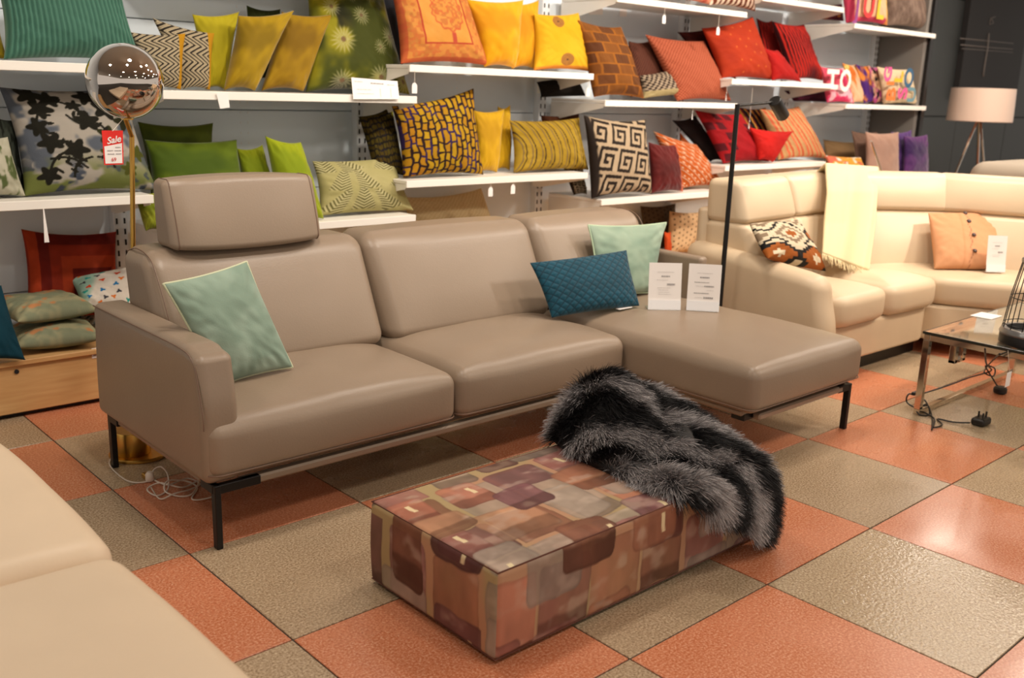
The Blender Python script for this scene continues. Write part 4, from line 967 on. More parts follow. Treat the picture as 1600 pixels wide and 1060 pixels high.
# one rounded box with a fine grid on every face (the print follows the folds)
def fine_rbox(x0, x1, y0, y1, z0, z1, r, step):
    nx = int((x1-x0)/step); ny = int((y1-y0)/step); nz = int((z1-z0)/step)
    Vs, Fs = [], []; V, F = None, None
    hx, hy, hz = (x1-x0)/2, (y1-y0)/2, (z1-z0)/2; ctr = np.array([(x0+x1)/2, (y0+y1)/2, (z0+z1)/2])
    out = []; n0 = 0; allF = []; cols = []
    for ax, sg in ((2, 1), (1, -1), (0, -1), (0, 1), (1, 1)):
        b_, c_ = [(1, 2), (0, 2), (0, 1)][ax]; nb = (nx, ny, nz)[b_]; nc = (nx, ny, nz)[c_]; h = (hx, hy, hz)
        if sg == 1 and ax < 2: nb //= 3; nc //= 3
        A, B = np.meshgrid(np.linspace(-h[b_], h[b_], nb), np.linspace(-h[c_], h[c_], nc), indexing='ij')
        P = np.zeros(A.shape+(3,)); P[..., ax] = sg*h[ax]; P[..., b_] = A; P[..., c_] = B
        hh = np.array(h)-r; qq = np.clip(P, -hh, hh); d = P-qq; ln = np.linalg.norm(d, axis=-1, keepdims=True); P2 = qq+d/np.maximum(ln, 1e-9)*r
        idx = np.arange(nb*nc).reshape(nb, nc)+n0; f = np.stack([idx[:-1, :-1].ravel(), idx[1:, :-1].ravel(), idx[1:, 1:].ravel(), idx[:-1, 1:].ravel()], 1)
        e1 = np.zeros(3); e1[b_] = 1; e2 = np.zeros(3); e2[c_] = 1; nn = np.cross(e1, e2)
        if nn[ax]*sg < 0: f = f[:, ::-1]
        u, v = (A, B) if ax != 2 else (A, B)
        if ax == 2: cc = patchwork(A+1, B+1, 0)
        elif ax == 1: cc = patchwork(A*1.0+1.03, B+2.3, 5, 1.35)
        else: cc = patchwork(A+1.2, B+3.1, 9, 1.35)
        out.append(P2.reshape(-1, 3)+ctr); allF.append(f); cols.append(cc.reshape(-1, 3)); n0 += nb*nc
    return np.vstack(out), np.vstack(allF), np.vstack(cols)
V, F, cc = fine_rbox(OX0, OX1, OY0, OY1, .012, OZ, .016, .0038)
b0 = (V[:, 2]-.012)/(OZ-.012); cx, cy = (OX0+OX1)/2, (OY0+OY1)/2
V[:, 2] += np.where(V[:, 2] > OZ-.02, .006*(1-((V[:, 0]-cx)/.57)**2)*(1-((V[:, 1]-cy)/.27)**2), 0)
V[:, 0] += .003*np.sin(np.pi*b0)*np.sign(V[:, 0]-cx)*(np.abs(V[:, 0]-cx) > .5); V[:, 1] += .004*np.sin(np.pi*b0)*np.sign(V[:, 1]-cy)*(np.abs(V[:, 1]-cy) > .25)
mk('cover', V, F, M['otto'], ot, True, lin(np.clip(cc, 0, 255)))
pm = mat('plum_welt', (112, 70, 58), .7)
g = .0095
for z in (OZ-.004, .015):
    P = [(OX0+.004, OY0+.004, z), (OX1-.004, OY0+.004, z), (OX1-.004, OY1-.004, z), (OX0+.004, OY1-.004, z)]
    mk('welt', *tube(P, .0022, 6, True), pm, ot)
MB().box(OX0+.03, OX1-.03, OY0+.03, OY1-.03, 0, .014, .002).build('glide_base', M['black'], ot, False)

# ================================================================== FAUX FUR THROW
NA, NB = 90, 110
a = np.linspace(0, 1, NA); b_ = np.linspace(0, 1, NB); A, B = np.meshgrid(a, b_, indexing='ij')
def fursurf(A, B):
    X = .955+.525*A
    Yt = -1.655-(B/.70)*(.575); Y = np.where(B < .70, Yt, -2.232)
    g = lambda x0, y0, sx, sy, h: h*np.exp(-((X-x0)/sx)**2-((Y-y0)/sy)**2)
    # slanting left border: the fur reaches further left at the back
    left = np.interp(B, [0, .2, .45, .7, 1], [1.045, .985, .975, 1.0, 1.05])
    X = left+(1.40-left)*A
    hgt = g(1.17, -1.74, .11, .15, .15)+g(1.31, -1.86, .16, .20, .10)+g(1.06, -1.86, .10, .12, .05)+.035
    hgt += g(1.30, -2.07, .20, .10, .03)+.018*np.sin(X*22+Y*9)*sst(.0, .3, A)
    rim = np.clip(A/.10, 0, 1)**.6*np.clip(B/.07, 0, 1)**.6
    Z = .258+hgt*rim
    over = np.clip((B-.70)/.30, 0, 1)
    drop = over*(.03+.17*sst(0, .75, A))
    ztop = .258+hgt*rim
    Z = np.where(B < .70, Z, ztop-drop-.01*over)
    Y = np.where(B < .70, Y, -2.232-.022*np.sin(over*3.0)-.008*np.sin(X*30))
    # right end: fold down over the ottoman end
    rx = sst(.86, 1.0, A); Z = Z-rx*(.05+.03*sst(.2, .9, B)); 
    return np.stack([X, Y, Z], -1)
P = fursurf(A, B); idx = np.arange(NA*NB).reshape(NA, NB)
F = np.stack([idx[:-1, :-1].ravel(), idx[:-1, 1:].ravel(), idx[1:, 1:].ravel(), idx[1:, :-1].ravel()], 1)[:, ::-1]
ft = root('fur_throw', (1.24, -1.95, .25), 'shaggy black and grey faux fur throw bunched on the right end of the ottoman', 'throw')
def furband(X, Y, Z):
    s = (X-1.2)*1.0+(Y+1.9)*.55+.05*(fbm(X*9, Y*9+Z*6, 4)-.5)*2+ .25*(Z-.3)
    return sst(-.20, .50, np.sin(s*2*np.pi/.165+1.2))
kb = furband(P[..., 0], P[..., 1], P[..., 2])
body = mk('hide', P.reshape(-1, 3), F, M['hair'], ft, True, lin(mix((20, 19, 20), (54, 52, 54), kb).reshape(-1, 3)))
mm = body.modifiers.new('s', 'SOLIDIFY'); mm.thickness = .006; mm.offset = -1
NH = 80000
ra = RNG.random(NH); rb = RNG.random(NH)
R0 = fursurf(ra, rb); e = 1e-3
Ta = (fursurf(np.clip(ra+e, 0, 1), rb)-fursurf(np.clip(ra-e, 0, 1), rb)); Tb = (fursurf(ra, np.clip(rb+e, 0, 1))-fursurf(ra, np.clip(rb-e, 0, 1)))
Nn = np.cross(Tb, Ta); Nn /= np.linalg.norm(Nn, axis=1, keepdims=True)+1e-12
outw = R0-np.array([1.2, -1.93, .05]); Nn = np.where(((Nn*outw).sum(1) < 0)[:, None], -Nn, Nn)
cl = np.stack([fbm(R0[:, 0]*16, R0[:, 1]*16+R0[:, 2]*9, 2)-.5, fbm(R0[:, 0]*16+9, R0[:, 1]*16+R0[:, 2]*9, 6)-.5, fbm(R0[:, 0]*16, R0[:, 1]*14+9, 9)-.5], 1)*1.9
comb = np.array([.34, -.60, -.18])+cl*1.15
dirn = Nn*.50+comb+RNG.normal(0, .16, (NH, 3)); dirn -= Nn*np.minimum(0, (dirn*Nn).sum(1))[:, None]; dirn += Nn*.26
dirn /= np.linalg.norm(dirn, axis=1, keepdims=True)
Ln = (.046+.042*RNG.random(NH))*(1-.25*(np.abs(ra-.5)*2)**6)
kk = furband(R0[:, 0]+RNG.normal(0, .006, NH), R0[:, 1]+RNG.normal(0, .006, NH), R0[:, 2])
root_c = mix((14, 13, 14), (78, 74, 76), kk); tip_c = mix((30, 29, 31), (192, 187, 187), kk)*(.75+.5*RNG.random(NH))[:, None]
side = np.cross(dirn, (CAM-R0)); side = np.cross(dirn, RNG.normal(0, 1, (NH, 3))*.5+(CAM-R0)/4); side /= np.linalg.norm(side, axis=1, keepdims=True)+1e-9
segs = 4; Vh = []; Ch = []
for s_ in range(segs):
    t = s_/(segs-1); w_ = (.0009*(1-t)+.0002)
    c0 = R0-Nn*.002+dirn*(Ln*t)[:, None]+np.array([0, 0, -1])*(Ln*.28*t*t)[:, None]+cl*(Ln*.16*np.sin(t*3))[:, None]
    # keep strands above the ottoman top and outside its front
    inside = (c0[:, 0] > OX0) & (c0[:, 0] < OX1) & (c0[:, 1] > OY0) & (c0[:, 1] < OY1)
    c0[:, 2] = np.where(inside & (c0[:, 1] > OY0+.01), np.maximum(c0[:, 2], .262), c0[:, 2])
    Vh.append(c0-side*w_); Vh.append(c0+side*w_)
    cc = lin(np.clip(root_c*(1-t)+tip_c*t, 0, 255)); Ch += [cc, cc]
Vh = np.stack(Vh, 1).reshape(-1, 3); Ch = np.stack(Ch, 1).reshape(-1, 3)
base = np.arange(NH)[:, None]*(segs*2); Fh = np.concatenate([np.concatenate([base+2*s_, base+2*s_+1, base+2*s_+3, base+2*s_+2], 1)[:, None] for s_ in range(segs-1)], 1).reshape(-1, 4)
fur = mk('fur_pile', Vh, Fh, M['hair'], ft, True, Ch); fur['kind'] = 'stuff'
pp = [atx(1190, 722, 1.492), atx(1195, 735, 1.497), atx(1194, 749, 1.492)]
MB().tube(smoothpath([tuple(x) for x in pp], 5), .007, 8).build('cream_lining_edge', M['throw'], ft)

# ================================================================== FLOOR LAMPS
gl = root('globe_floor_lamp', (.215, -.335, 0), 'brass floor lamp with a mirrored smoked glass globe behind the sofa arm', 'lamp')
MB().lathe([(0, 0), (.105, 0), (.108, .003), (.108, .010), (.104, .013), (0, .013)], (.2, -.335, 0), 48).build('base', M['brass'], gl)
MB().lathe([(0, .0), (.062, .0), (.064, .003), (.064, .086), (.062, .09), (0, .09)], (.175, -.335, .013), 40).build('base_block', M['brass'], gl)
PT = at(206, 212, -.345); PB = at(208, 395, -.345)
MB().tube([(PB[0], -.345, .013), (PB[0], -.345, PB[2]), (PT[0], -.345, PT[2])], .0085, 14).build('pole', M['brass'], gl)
sc = at(195, 127, -.40); R_ = .1235
MB().tube([(PT[0], -.345, PT[2]-.004), tuple(sc+np.array([-.012, 0, -.105]))], .0075, 12).build('neck', M['brass'], gl)
prof = [(R_*math.sin(a), -R_*math.cos(a)) for a in np.linspace(.14, math.pi, 48)]; prof[-1] = (0, R_)
MB().lathe(prof, tuple(sc), 72).build('mirror_globe', M['mirror'], gl)
MB().lathe([(0, 0), (.020, 0), (.020, .012), (0, .014)], tuple(sc+np.array([0, 0, -R_-.002])), 24).build('socket', M['brass'], gl)
# sale tag
c = [at(163, 258, -.44), at(193, 257, -.44), at(192, 204, -.44), at(159, 204, -.44)]
st = root('sale_tag', tuple(c[0]), 'red and white Sale price tag hanging from the mirrored globe', 'tag')
o, n = slab(c, .0012, M['red'], 'red_card', st)
bl = lambda u, v: c[0]*(1-u)*(1-v)+c[1]*u*(1-v)+c[2]*u*v+c[3]*(1-u)*v
fo = n*.0007 if n@(CAM-c[0]) > 0 else -n*.0007
wv = [bl(.06, .04)+fo, bl(.94, .04)+fo, bl(.94, .63)+fo, bl(.06, .54)+fo]; mk('white_field', wv, [(0, 1, 2, 3)], M['paper'], st, False)
xd = c[1]-c[0]; yd = c[3]-c[0]
letter('Sale', .030, bl(.52, .72)+fo*2, xd+yd*.10, yd, M['paper'], st, 'sale_lettering', .0003, shear=.35, bold=.0006)
letter('69', .017, bl(.5, .15)+fo*3, xd, yd, LM['red'], st, 'price_figures', .0002)
rows(st, c, [(.2, .48, .40, .43, 'ink'), (.55, .88, .395, .425, 'ink'), (.2, .54, .30, .33, 'ink'), (.62, .9, .30, .33, 'ink'), (.6, .86, .49, .52, 'ink')], .0016)
s0 = bl(.5, .98); MB().tube([tuple(s0), tuple(sc+np.array([-.02, -.03, -R_+.008]))], .001, 5).build('string', M['cable'], st)
# cables below the sofa
def cab(name, pts, r_, m, label):
    V, F = tube(smoothpath(pts, 8), r_, 7); o = mk(name, V, F, m, kl_); o['label'] = label; return o
z_ = .005
pl = gl
cx_, cy_ = .185, -.64
loops = [(.20, -.70, .075, .045, .006), (.225, -.74, .085, .040, .008), (.17, -.66, .04, .05, .02), (.21, -.72, .10, .05, .004)]
path = [atz(176, 712, .004), atz(172, 728, .004), atz(200, 752, .004), atz(232, 752, .006), atz(240, 735, .03), atz(252, 730, .06), atz(262, 742, .04), atz(262, 765, .006), atz(245, 775, .006), atz(230, 765, .006),
        atz(250, 755, .012), atz(285, 762, .006), atz(310, 752, .006), atz(300, 772, .006), atz(280, 776, .006), atz(258, 768, .01), atz(262, 752, .03), atz(290, 752, .01), atz(308, 762, .005), atz(300, 780, .004), atz(320, 780, .004), atz(345, 772, .004)]
V, F = tube(smoothpath([tuple(x) for x in path], 8), .0028, 7); crd = mk('power_cord', V, F, M['cable'], pl); crd['label'] = 'white tangled power cord'
path2 = [atz(236, 762, .005), atz(250, 780, .005), atz(272, 772, .016), atz(300, 764, .006), atz(312, 756, .005), atz(292, 748, .005), atz(262, 758, .012), atz(240, 750, .005)]
V, F = tube(smoothpath([tuple(x) for x in path2], 8), .0026, 7); mk('cord_loop', V, F, M['cable'], crd)
p = atz(234, 748, .012); MB().lathe([(0, 0), (.012, 0), (.015, .006), (.014, .026), (.008, .034), (0, .034)], (p[0], p[1], .003), 20).build('plug', M['cable'], crd)
MB().box(p[0]-.012, p[0]+.012, p[1]+.016, p[1]+.046, .002, .022, .004).build('plug_sleeve', M['brass'], crd)

# black reading lamp between the sofas
lx, ly = 2.81, -1.02
bl_ = root('reading_floor_lamp', (lx, ly, 0), 'thin black floor lamp with a small spot head, between the two sofas', 'lamp')
MB().lathe([(0, 0), (.10, 0), (.10, .012), (.02, .016), (0, .016)], (lx, ly, 0), 36).build('base', M['black'], bl_)
A0 = at(1155, 163, ly)
MB().tube([(lx, ly, .01), (lx, ly, A0[2])], .0115, 12).build('pole', M['black'], bl_)
h0 = at(1210, 157, ly-.05); h1 = at(1224, 182, ly-.05)
MB().tube([(lx, ly, A0[2]-.006), tuple(at(1208, 160, ly-.04))], .007, 10).build('arm', M['black'], bl_)
ax_ = Vector(h1-h0); MB().lathe([(0, 0), (.028, 0), (.031, .003), (.031, ax_.length-.003), (.029, ax_.length), (.026, ax_.length-.012), (0, ax_.length-.014)], tuple(h0), 28, tuple(ax_.normalized())).build('spot_head', M['black'], bl_)

# tripod lamp far right
t0 = at(1530, 190, 0.1); tl = root('tripod_lamp', (t0[0], .1, 0), 'chrome tripod lamp with a pale drum shade against the dark wall', 'lamp')
c0 = at(1533, 165, .1); sw = .275; tp = at(1533, 138, .1)[2]; bt = at(1533, 189, .1)[2]
MB().lathe([(sw*.98, tp), (sw, (tp+bt)/2), (sw*1.01, bt), (sw*1.0, bt-.004), (sw*.985, bt), (sw*.97, tp), (sw*.98, tp)], (c0[0], .1, 0), 56).build('shade', M['shade'], tl)
MB().lathe([(0, tp-.01), (sw*.97, tp-.01), (sw*.97, tp-.012), (0, tp-.012)], (c0[0], .1, 0), 40).build('shade_cap', M['shade'], tl)
for k, (px, py) in enumerate(((1495, 265), (1538, 268), (1527, 266))):
    top = np.array([c0[0]+(-.02, .02, 0)[k], .1, bt+.02]); f = at(px, py, (.1-.22, .1-.16, .1+.35)[k]); d = f-top; s_ = (top[2]-0)/(top[2]-f[2]); foot = top+d*s_
    MB().tube([tuple(top), tuple(foot)], .0105 if k < 2 else .014, 10).build('leg', M['chrome'], tl)
# small slanted steel bar at the purple cushions
a0 = at(1361, 221, .04); a1 = at(1377, 268, .04); d = (a1-a0); e1_ = a0+d*3.2
o = MB().tube([tuple(a0), tuple(e1_)], [.008, .014], 8).build('steel_bar', M['chrome'], None); recenter(o, tuple(a0)); tag(o, 'slanted pale metal bar in front of the taupe cushion', 'bar')
# framed black canvas
Yc = 1.02; cA = at(1478, 155, Yc); zb_, zt_ = cA[2], 2.85; x0_, x1_ = cA[0]+.16, cA[0]+1.7
cv = root('canvas_picture', ((x0_+x1_)/2, Yc, zb_), 'large black canvas with a faint grey cross drawn on it', 'picture')
MB().box(x0_, x1_, .97, 1.034, zb_, zt_, .003).build('canvas', M['canvas'], cv, False)
def stroke(p, r_=.006):
    mk('painted_line', *tube([tuple(at(x, y, .968)) for x, y in p], r_, 5), M['drawline'], cv)
stroke([(1548, 28), (1546, 38), (1552, 36), (1549, 28), (1555, 26)]); stroke([(1545, 52), (1543, 75), (1538, 105), (1536, 120)], .010); stroke([(1500, 60), (1543, 64), (1583, 68)], .006); stroke([(1501, 70), (1543, 74), (1582, 77)]); stroke([(1503, 76), (1582, 82)], .004)
# grey-beige pouf behind the cream sofa
p_ = at(1580, 262, -1.1); V, F = rbox(.9, .5, .22, .10, 6, 16); 
pf = root('grey_armchair', (p_[0]+.25, p_[1], 0), 'grey-beige upholstered chair back showing behind the cream sofa at the right edge', 'chair')
V += [p_[0]+.33, -1.1, p_[2]-.08]; mk('backrest', V, F, M['pouf'], pf)
V, F = rbox(.9, .8, .4, .06, 5, 12); V += [p_[0]+.33, -1.1, .25]; mk('seat', V, F, M['pouf'], pf)
V, F = rbox(.8, .3, .5, .05, 5, 12); V += [p_[0]+.33, -1.1, .58]; mk('back_frame', V, F, M['pouf'], pf)

# ================================================================== CREAM CORNER SOFA
cs_ = root('cream_corner_sofa', (4.0, -1.2, 0), 'cream leather corner sofa with high headrest backs', 'sofa')
def extrude_poly(poly, z0, z1, r, name, m, parent, crown=0, sub=3):
    """soft slab from a plan polygon: rings inset and rounded"""
    P = []
    n = len(poly)
    for i in range(n):           # subdivide edges
        a, b_ = np.array(poly[i], float), np.array(poly[(i+1) % n], float); L = np.linalg.norm(b_-a); k = max(2, int(L/.05))
        for j in range(k): P.append(a+(b_-a)*j/k)
    P = np.array(P)
    for _ in range(sub): P = (np.roll(P, 1, 0)+2*P+np.roll(P, -1, 0))/4
    T_ = np.roll(P, -1, 0)-np.roll(P, 1, 0); N_ = np.stack([T_[:, 1], -T_[:, 0]], 1); N_ /= np.linalg.norm(N_, axis=1, keepdims=True)
    c = P.mean(0); area = np.sum(P[:, 0]*np.roll(P[:, 1], -1)-np.roll(P[:, 0], -1)*P[:, 1])
    if area < 0: N_ = -N_
    rings = []
    S_ = 6
    for k in range(S_+1):
        a = math.pi/2*(k/S_); rings.append((P-N_*(r-r*math.sin(a)), z0+r-r*math.cos(a)))
    for k in range(S_+1):
        a = math.pi/2*(k/S_); rings.append((P-N_*(r-r*math.cos(a)), z1-r+r*math.sin(a)))
    for k in range(1, 8):
        t = k/8; Q = (P-N_*r)*(1-t)+c*t; rings.append((Q, z1+crown*(1-(1-t)**3)))
    V = []; F = []; m_ = len(P)
    for Q, z in rings: V += [(x, y, z) for x, y in Q]
    for k in range(len(rings)-1):
        for i in range(m_): F.append((k*m_+i, k*m_+(i+1) % m_, (k+1)*m_+(i+1) % m_, (k+1)*m_+i))
    V.append((c[0], c[1], z1+crown)); k = len(rings)-1
    for i in range(m_): F.append((k*m_+i, k*m_+(i+1) % m_, len(V)-1))
    F.append(tuple(range(m_-1, -1, -1)))
    if area < 0: F = [f[::-1] for f in F]
    return mk(name, V, F, m, parent)
FR = -1.43
extrude_poly([(3.10, FR), (4.14, FR-.02), (4.14, -.62), (3.10, -.62)], .09, .285, .02, 'base', M['cream'], cs_, sub=1)
extrude_poly([(4.145, FR-.02), (4.50, -1.93), (5.10, -1.93), (5.10, -.80), (4.145, -.62)], .09, .285, .02, 'base', M['cream'], cs_, sub=1)
extrude_poly([(4.505, -1.935), (4.62, -3.0), (5.3, -3.0), (5.2, -1.935)], .09, .285, .02, 'base', M['cream'], cs_, sub=1)
extrude_poly([(3.14, FR-.055), (3.632, FR-.055), (3.632, -.80), (3.14, -.80)], .285, .445, .05, 'seat_cushion', M['cream'], cs_, .03)
extrude_poly([(3.637, FR-.055), (4.16, FR-.07), (4.16, -.80), (3.637, -.80)], .285, .445, .05, 'seat_cushion', M['cream'], cs_, .03)
extrude_poly([(4.165, FR-.05), (4.47, -1.98), (5.0, -1.98), (4.85, -1.2), (4.45, -.85), (4.165, -.82)], .285, .44, .045, 'corner_seat', M['cream'], cs_, .015, 2)
extrude_poly([(4.475, -1.985), (4.58, -3.0), (5.1, -3.0), (5.02, -1.985)], .285, .44, .045, 'seat_cushion', M['cream'], cs_, .02, 2)
MB().box(3.14, 4.2, FR+.06, -.7, .0, .095, .004).build('plinth', M['black'], cs_, False)
MB().box(4.6, 5.1, -2.9, -1.2, .0, .095, .004).build('plinth', M['black'], cs_, False)
def pad(p0, p1, z0, z1, d0, d1, name, bulge=.03, rr=.035, parent=cs_):
    """upright pad from plan point p0 to p1 (rear line); d = front offset at bottom and top"""
    p0, p1 = np.array(p0, float), np.array(p1, float); W = np.linalg.norm(p1-p0); t = (p1-p0)/W; nf = np.array([t[1], -t[0]])
    V, F = rbox(W-.006, .16, z1-z0, rr, 6, 18)
    u = V[:, 0]/(W/2); v = (V[:, 1]+.08)/.16; s = (V[:, 2]+(z1-z0)/2)/(z1-z0)
    fr = d0+(d1-d0)*s+bulge*(1-np.abs(u)**4)*np.sin(np.pi*np.clip(s, 0, 1))
    off = (1-v)*fr+v*(.0)
    mid = (p0+p1)/2
    X = mid[0]+t[0]*V[:, 0]+nf[0]*off; Y = mid[1]+t[1]*V[:, 0]+nf[1]*off
    return mk(name, np.stack([X, Y, z0+s*(z1-z0)], 1), F, M['cream'], parent)
PLN = [(3.04, -.71), (3.60, -.66), (4.30, -.60), (4.90, -1.06), (5.22, -1.80), (5.4, -2.7)]
for i in range(5):
    pad(PLN[i], PLN[i+1], .40, .745, .40, .24, 'backrest', .02, .035)
    pad(PLN[i], PLN[i+1], .735, .955, .25, .17, 'headrest', .022, .035)
for i in range(5):
    p0, p1 = np.array(PLN[i]), np.array(PLN[i+1]); t = (p1-p0)/np.linalg.norm(p1-p0); nb_ = np.array([-t[1], t[0]])
    c4 = [p0+nb_*-.02, p1+nb_*-.02, p1+nb_*.05, p0+nb_*.05]
    extrude_poly([tuple(x) for x in c4], .10, .80, .02, 'back_panel', M['cream'], cs_, sub=1)
# sloping side arm
V, F = rbox(.15, .86, .53, .065, 6, 26); V += [3.045, -1.075, .365]
k = (V[:, 1]+.645)/-.86; top = sst(.25, .63, V[:, 2]); V[:, 2] -= top*(.085*np.clip(k, 0, 1)**1.5)
V[:, 1] += top*.05*sst(.8, 1, k); V[:, 0] += .02*np.sin(np.pi*np.clip(k, 0, 1))*-1
mk('armrest', V, F, M['cream'], cs_)
MB().box(3.0, 3.09, -1.40, -.6, 0, .1, .004).build('plinth', M['black'], cs_, False)
# cushions on it
kl = sofacush([q(1171, 350, -1.05), q(1246, 343, -.98), q(1290, 424, -1.14), q(1200, 404, -1.20)], colf=kilim, label='kilim cushion in black, cream and rust behind the cream sofa arm', th=.06, N=120, pinch=.03)
pc = sofacush([q(1450, 333, -1.20), q(1556, 333, -1.42), atz(1562, 421, .47), atz(1460, 420, .46)], colf=lambda u, v: mix(mix(C(u.shape, (226, 164, 120)), (212, 144, 100), sst(.012, .004, np.abs(u-.42))), (140, 80, 60), sst(.010, .004, np.abs(u-.52+.015*np.sin(v*30)))*.6),
              label='peach cushion with a row of dark buttons in the sofa corner', th=.06, N=70, pinch=.03)
MBu = mat('dark_button', (60, 34, 28), .4); old = pc; 
rt = root('buttoned_cushion', tuple(old.location), old['label'], 'cushion'); ROOTS[rt.name] = tuple(old.location)
for kx in ('label', 'category'): del old[kx]
old.name = 'cover'; old.parent = rt; old.location = (0, 0, 0)
cq = [q(1450, 333, -1.20), q(1556, 333, -1.42), atz(1562, 421, .47), atz(1460, 420, .46)]
nq = np.cross(cq[1]-cq[3], cq[0]-cq[2]); nq /= np.linalg.norm(nq); nq = nq if nq@(CAM-cq[0]) > 0 else -nq
for u_, v_ in ((.50, .93), (.52, .74), (.56, .47), (.56, .20)):
    bb = (cq[0]*(1-u_)+cq[1]*u_)*v_+(cq[3]*(1-u_)+cq[2]*u_)*(1-v_); V_ = 2*v_-1; bb = bb+nq*(.06*(max((1-(2*u_-1)**2)*(1-V_**2), 0)**.42)*(1-.2*V_)+.003)
    MB().lathe([(0, 0), (.012, 0), (.013, .003), (.009, .007), (0, .008)], tuple(bb), 16, tuple(nq)).build('button', MBu, rt)
sign((1540, 425), (1570, 426), 0, 0, .462, 'white price sign standing on the corner sofa beside the peach cushion', L1[:6], .20)
# cream throw over the back
NT, NV = 24, 60
def throwsurf(a, b_):
    # b: 0 behind, .18 top, 1 hem on the seat ; a across
    cl_ = [(1276, 270), (1290, 256), (1293, 300), (1288, 350), (1285, 396)]; cr_ = [(1352, 268), (1372, 262), (1371, 300), (1368, 350), (1358, 424)]
    Ys = [-.70, -.80, -.93, -1.01, -1.13]; tt = [0, .12, .35, .65, 1.]
    i = min(3, max(k for k in range(5) if tt[k] <= b_+1e-9)); f = (b_-tt[i])/(tt[i+1]-tt[i])
    px0 = cl_[i][0]*(1-f)+cl_[i+1][0]*f; py0 = cl_[i][1]*(1-f)+cl_[i+1][1]*f; px1 = cr_[i][0]*(1-f)+cr_[i+1][0]*f; py1 = cr_[i][1]*(1-f)+cr_[i+1][1]*f
    Y = Ys[i]*(1-f)+Ys[i+1]*f-.05*a*(b_) - .03
    p = at(px0*(1-a)+px1*a, py0*(1-a)+py1*a, Y+(.020*math.sin(a*9+b_*1.5)+.004*math.sin(a*21+b_*2))*min(1, b_*4))
    return p
Vt = []; 
for i in range(NT):
    for j in range(NV): Vt.append(throwsurf(i/(NT-1), j/(NV-1)))
Vt = np.array(Vt); Ft = [(i*NV+j, (i+1)*NV+j, (i+1)*NV+j+1, i*NV+j+1) for i in range(NT-1) for j in range(NV-1)]
tr = root('wool_throw', tuple(Vt[NV-1]), 'cream woollen throw with fringe hanging over the corner sofa back', 'throw')
o = mk('woven_cloth', Vt, Ft, M['throw'], tr); mo = o.modifiers.new('s', 'SOLIDIFY'); mo.thickness = .012; mo.offset = 0
mb = MB()
for k in range(60):
    a_ = k/59; p = throwsurf(a_, 1.0); p2 = throwsurf(a_, .93); d = (p-p2); d /= np.linalg.norm(d)
    j = RNG.normal(0, .004, 3); mb.tube([tuple(p), tuple(p+d*.025+j), tuple(p+d*.055+j*2+np.array([0, -.01, -.004]))], [.0028, .0024, .001], 5)
tag(mb.build('fringe', M['throw'], tr), kind='stuff')

# ================================================================== GLASS COFFEE TABLE, CAGE LAMP
gt = root('glass_coffee_table', (3.6, -2.3, 0), 'square chrome coffee table with a glass top at the right edge', 'table')
TX0, TX1, TY0, TY1, TZ = 3.085, 4.15, -2.98, -1.91, .375
MB().box(TX0, TX1, TY0, TY1, TZ, TZ+.009, .001).build('glass_top', M['glass'], gt, False)
mb = MB()
for x0_, x1_, y0_, y1_ in ((TX0-.001, TX1+.001, TY0-.001, TY0+.003), (TX0-.001, TX1+.001, TY1-.003, TY1+.001), (TX0-.001, TX0+.003, TY0, TY1), (TX1-.003, TX1+.001, TY0, TY1)):
    mb.box(x0_, x1_, y0_, y1_, TZ-.001, TZ+.010, .0005)
mb.build('glass_edge', M['glassedge'], gt, False)
tb = .014
for yy in (TY1-.02, TY0+.02):
    MB().box(TX0, TX1, yy-tb, yy+tb, 0, .026, .002).build('floor_rail', M['chrome'], gt, False)
    MB().box(TX0, TX1, yy-tb, yy+tb, TZ-.028, TZ-.001, .002).build('top_rail', M['chrome'], gt, False)
    for xx in (TX0+tb, TX1-tb): MB().box(xx-tb, xx+tb, yy-tb, yy+tb, .026, TZ-.028, .001).build('leg', M['chrome'], gt, False)
for xx in (TX0+tb, TX1-tb): MB().box(xx-tb, xx+tb, TY0+.034, TY1-.034, TZ-.028, TZ-.001, .002).build('side_rail', M['chrome'], gt, False)
# inner clip showing under the glass
MB().box(3.27, 3.30, -1.99, -1.96, .22, TZ-.03, .002).box(3.27, 3.38, -1.99, -1.96, .22, .235, .002).box(3.35, 3.38, -1.99, -1.96, .22, TZ-.03, .002).build('inner_bracket', M['chrome'], gt, False)
# lamp
Lc = np.array([3.235, -2.305, TZ+.01])
kl_ = root('cage_table_lamp', tuple(Lc), 'black wire cage table lamp on the glass coffee table, cut by the right edge', 'lamp')
MB().lathe([(0, 0), (.118, 0), (.125, .006), (.125, .040), (.120, .048), (0, .05)], tuple(Lc), 44).build('base', M['black'], kl_)
rim = mat('grey_metal_rim', (112, 112, 112), .3, metal=.6)
MB().lathe([(.1262, .044), (.128, .050), (.122, .066), (.118, .070), (.10, .070), (.10, .05), (.1262, .044)], tuple(Lc), 44).build('rim', rim, kl_)
for k in range(14):
    a_ = 2*math.pi*k/14; p0 = Lc+[.118*math.cos(a_), .118*math.sin(a_), .06]; p1 = Lc+[.104*math.cos(a_), .104*math.sin(a_), .20]; p2 = Lc+[.078*math.cos(a_), .078*math.sin(a_), .355]
    MB().tube([tuple(p0), tuple(p1), tuple(p2)], .0022, 6).build('cage_wire', M['black'], kl_)
for rr_, zz in ((.1155, .085), (.1045, .20)):
    mk('cage_ring', *tube([tuple(Lc+[rr_*math.cos(t), rr_*math.sin(t), zz]) for t in np.linspace(0, 2*math.pi, 40, False)], .002, 6, True), M['black'], kl_)
MB().lathe([(0, .375), (.072, .372), (.084, .362), (.084, .350), (0, .348)], tuple(Lc), 32).build('cap', rim, kl_)
p = at(1575, 593, -2.37); 
ptg = kl_
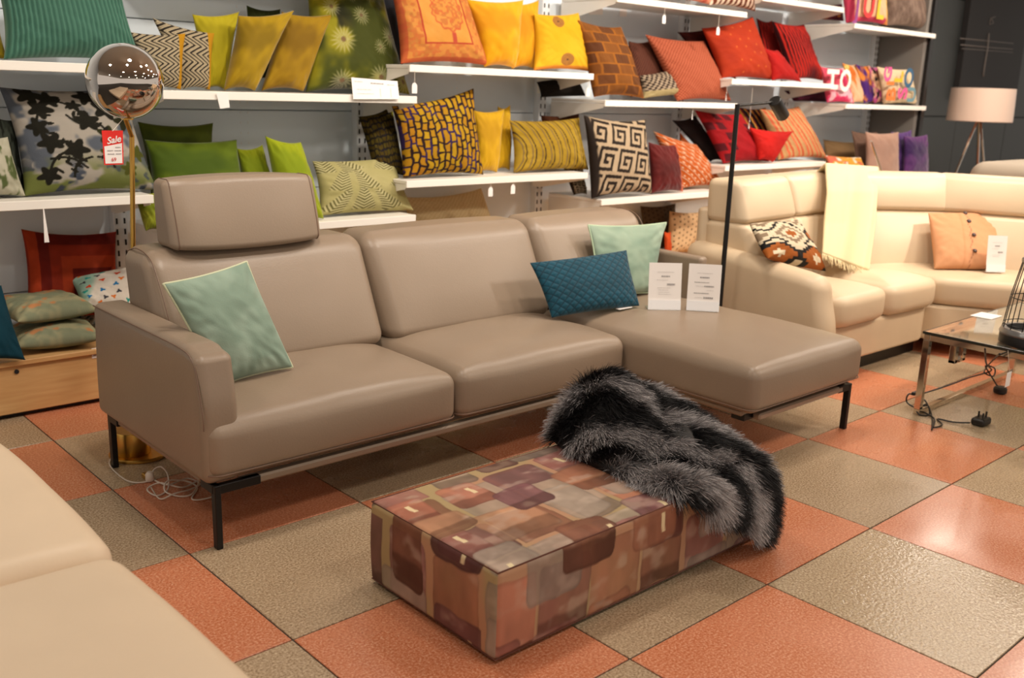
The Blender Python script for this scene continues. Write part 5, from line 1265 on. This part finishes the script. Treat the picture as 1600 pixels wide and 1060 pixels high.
x, z = p[0], p[2]; MB().box(x-.022, x+.022, -2.372, -2.37, z-.03, z+.03, .001).build('price_tag', M['paper'], ptg, False)
MB().tube([(x, -2.371, z+.03), tuple(at(1575, 548, -2.37))], .001, 5).build('tag_string', M['cable'], ptg)
# black cables and plugs
cab('lamp_cord', [tuple(at(1539, 545, -2.30)), tuple(at(1541, 568, -2.22)), tuple(atz(1548, 580, .10)), tuple(atz(1515, 590, .09)), tuple(atz(1480, 603, .06)), tuple(atz(1434, 617, .04)), tuple(atz(1420, 616, .06)), tuple(atz(1418, 630, .02)), tuple(atz(1445, 645, .006)), tuple(atz(1460, 655, .008)),
                  tuple(atz(1458, 668, .006)), tuple(atz(1472, 664, .006)), tuple(atz(1465, 655, .006)), tuple(atz(1490, 660, .006)), tuple(atz(1516, 661, .012))], .0036, M['bcable'], 'black power cord looping from under the glass table along the floor')
cab('tied_cord', [tuple(at(1562, 553, -2.30)), tuple(atz(1545, 570, .10)), tuple(atz(1538, 582, .10)), tuple(atz(1552, 588, .08)), tuple(atz(1554, 576, .10)), tuple(atz(1540, 572, .12)), tuple(atz(1550, 590, .06)), tuple(atz(1560, 606, .03))], .0036, M['bcable'], 'black cord tied in a knot under the cage lamp, ending in a foot switch')
cab('coiled_cord', [tuple(atz(1432, 640, .02)), tuple(atz(1448, 632, .03)), tuple(atz(1452, 648, .006)), tuple(atz(1436, 648, .006)), tuple(atz(1432, 636, .03)), tuple(atz(1444, 625, .05)), tuple(atz(1456, 650, .006)), tuple(atz(1456, 672, .006))], .0034, M['bcable'], 'short coil of black cord at the foot of the near table leg')
p = atz(1431, 614, .055); o = MB().box(p[0]-.03, p[0]+.03, p[1]-.009, p[1]+.009, .047, .062, .003).build('cord_switch', M['bcable'], kl_)
p = atz(1562, 615, 0); o = MB().lathe([(0, 0), (.024, 0), (.031, .008), (.031, .026), (.024, .034), (0, .036)], (p[0], p[1], 0), 24).build('foot_switch', M['bcable'], kl_)
p = atz(1532, 664, 0); 
V, F = rbox(.085, .060, .034, .012, 4, 8); V += [p[0], p[1], .018]; pg = mk('power_plug', V, F, M['bcable'], kl_)
for dx, dy in ((-.018, -.012), (.0, .014), (.020, -.010)): MB().box(p[0]+dx-.004, p[0]+dx+.004, p[1]+dy-.003, p[1]+dy+.003, .034, .060, .001).build('pin', M['bcable'], pg, False)
# white paper on the far side of the table top
p = atz(1535, 492, TZ+.011); o = MB().box(p[0]-.07, p[0]+.06, p[1]-.07, p[1]+.03, TZ+.0095, TZ+.0115, .0005).build('paper_leaflet', M['paper'], None, False); recenter(o, (p[0], p[1], TZ+.0095)); tag(o, 'white leaflet lying on the glass table', 'paper')
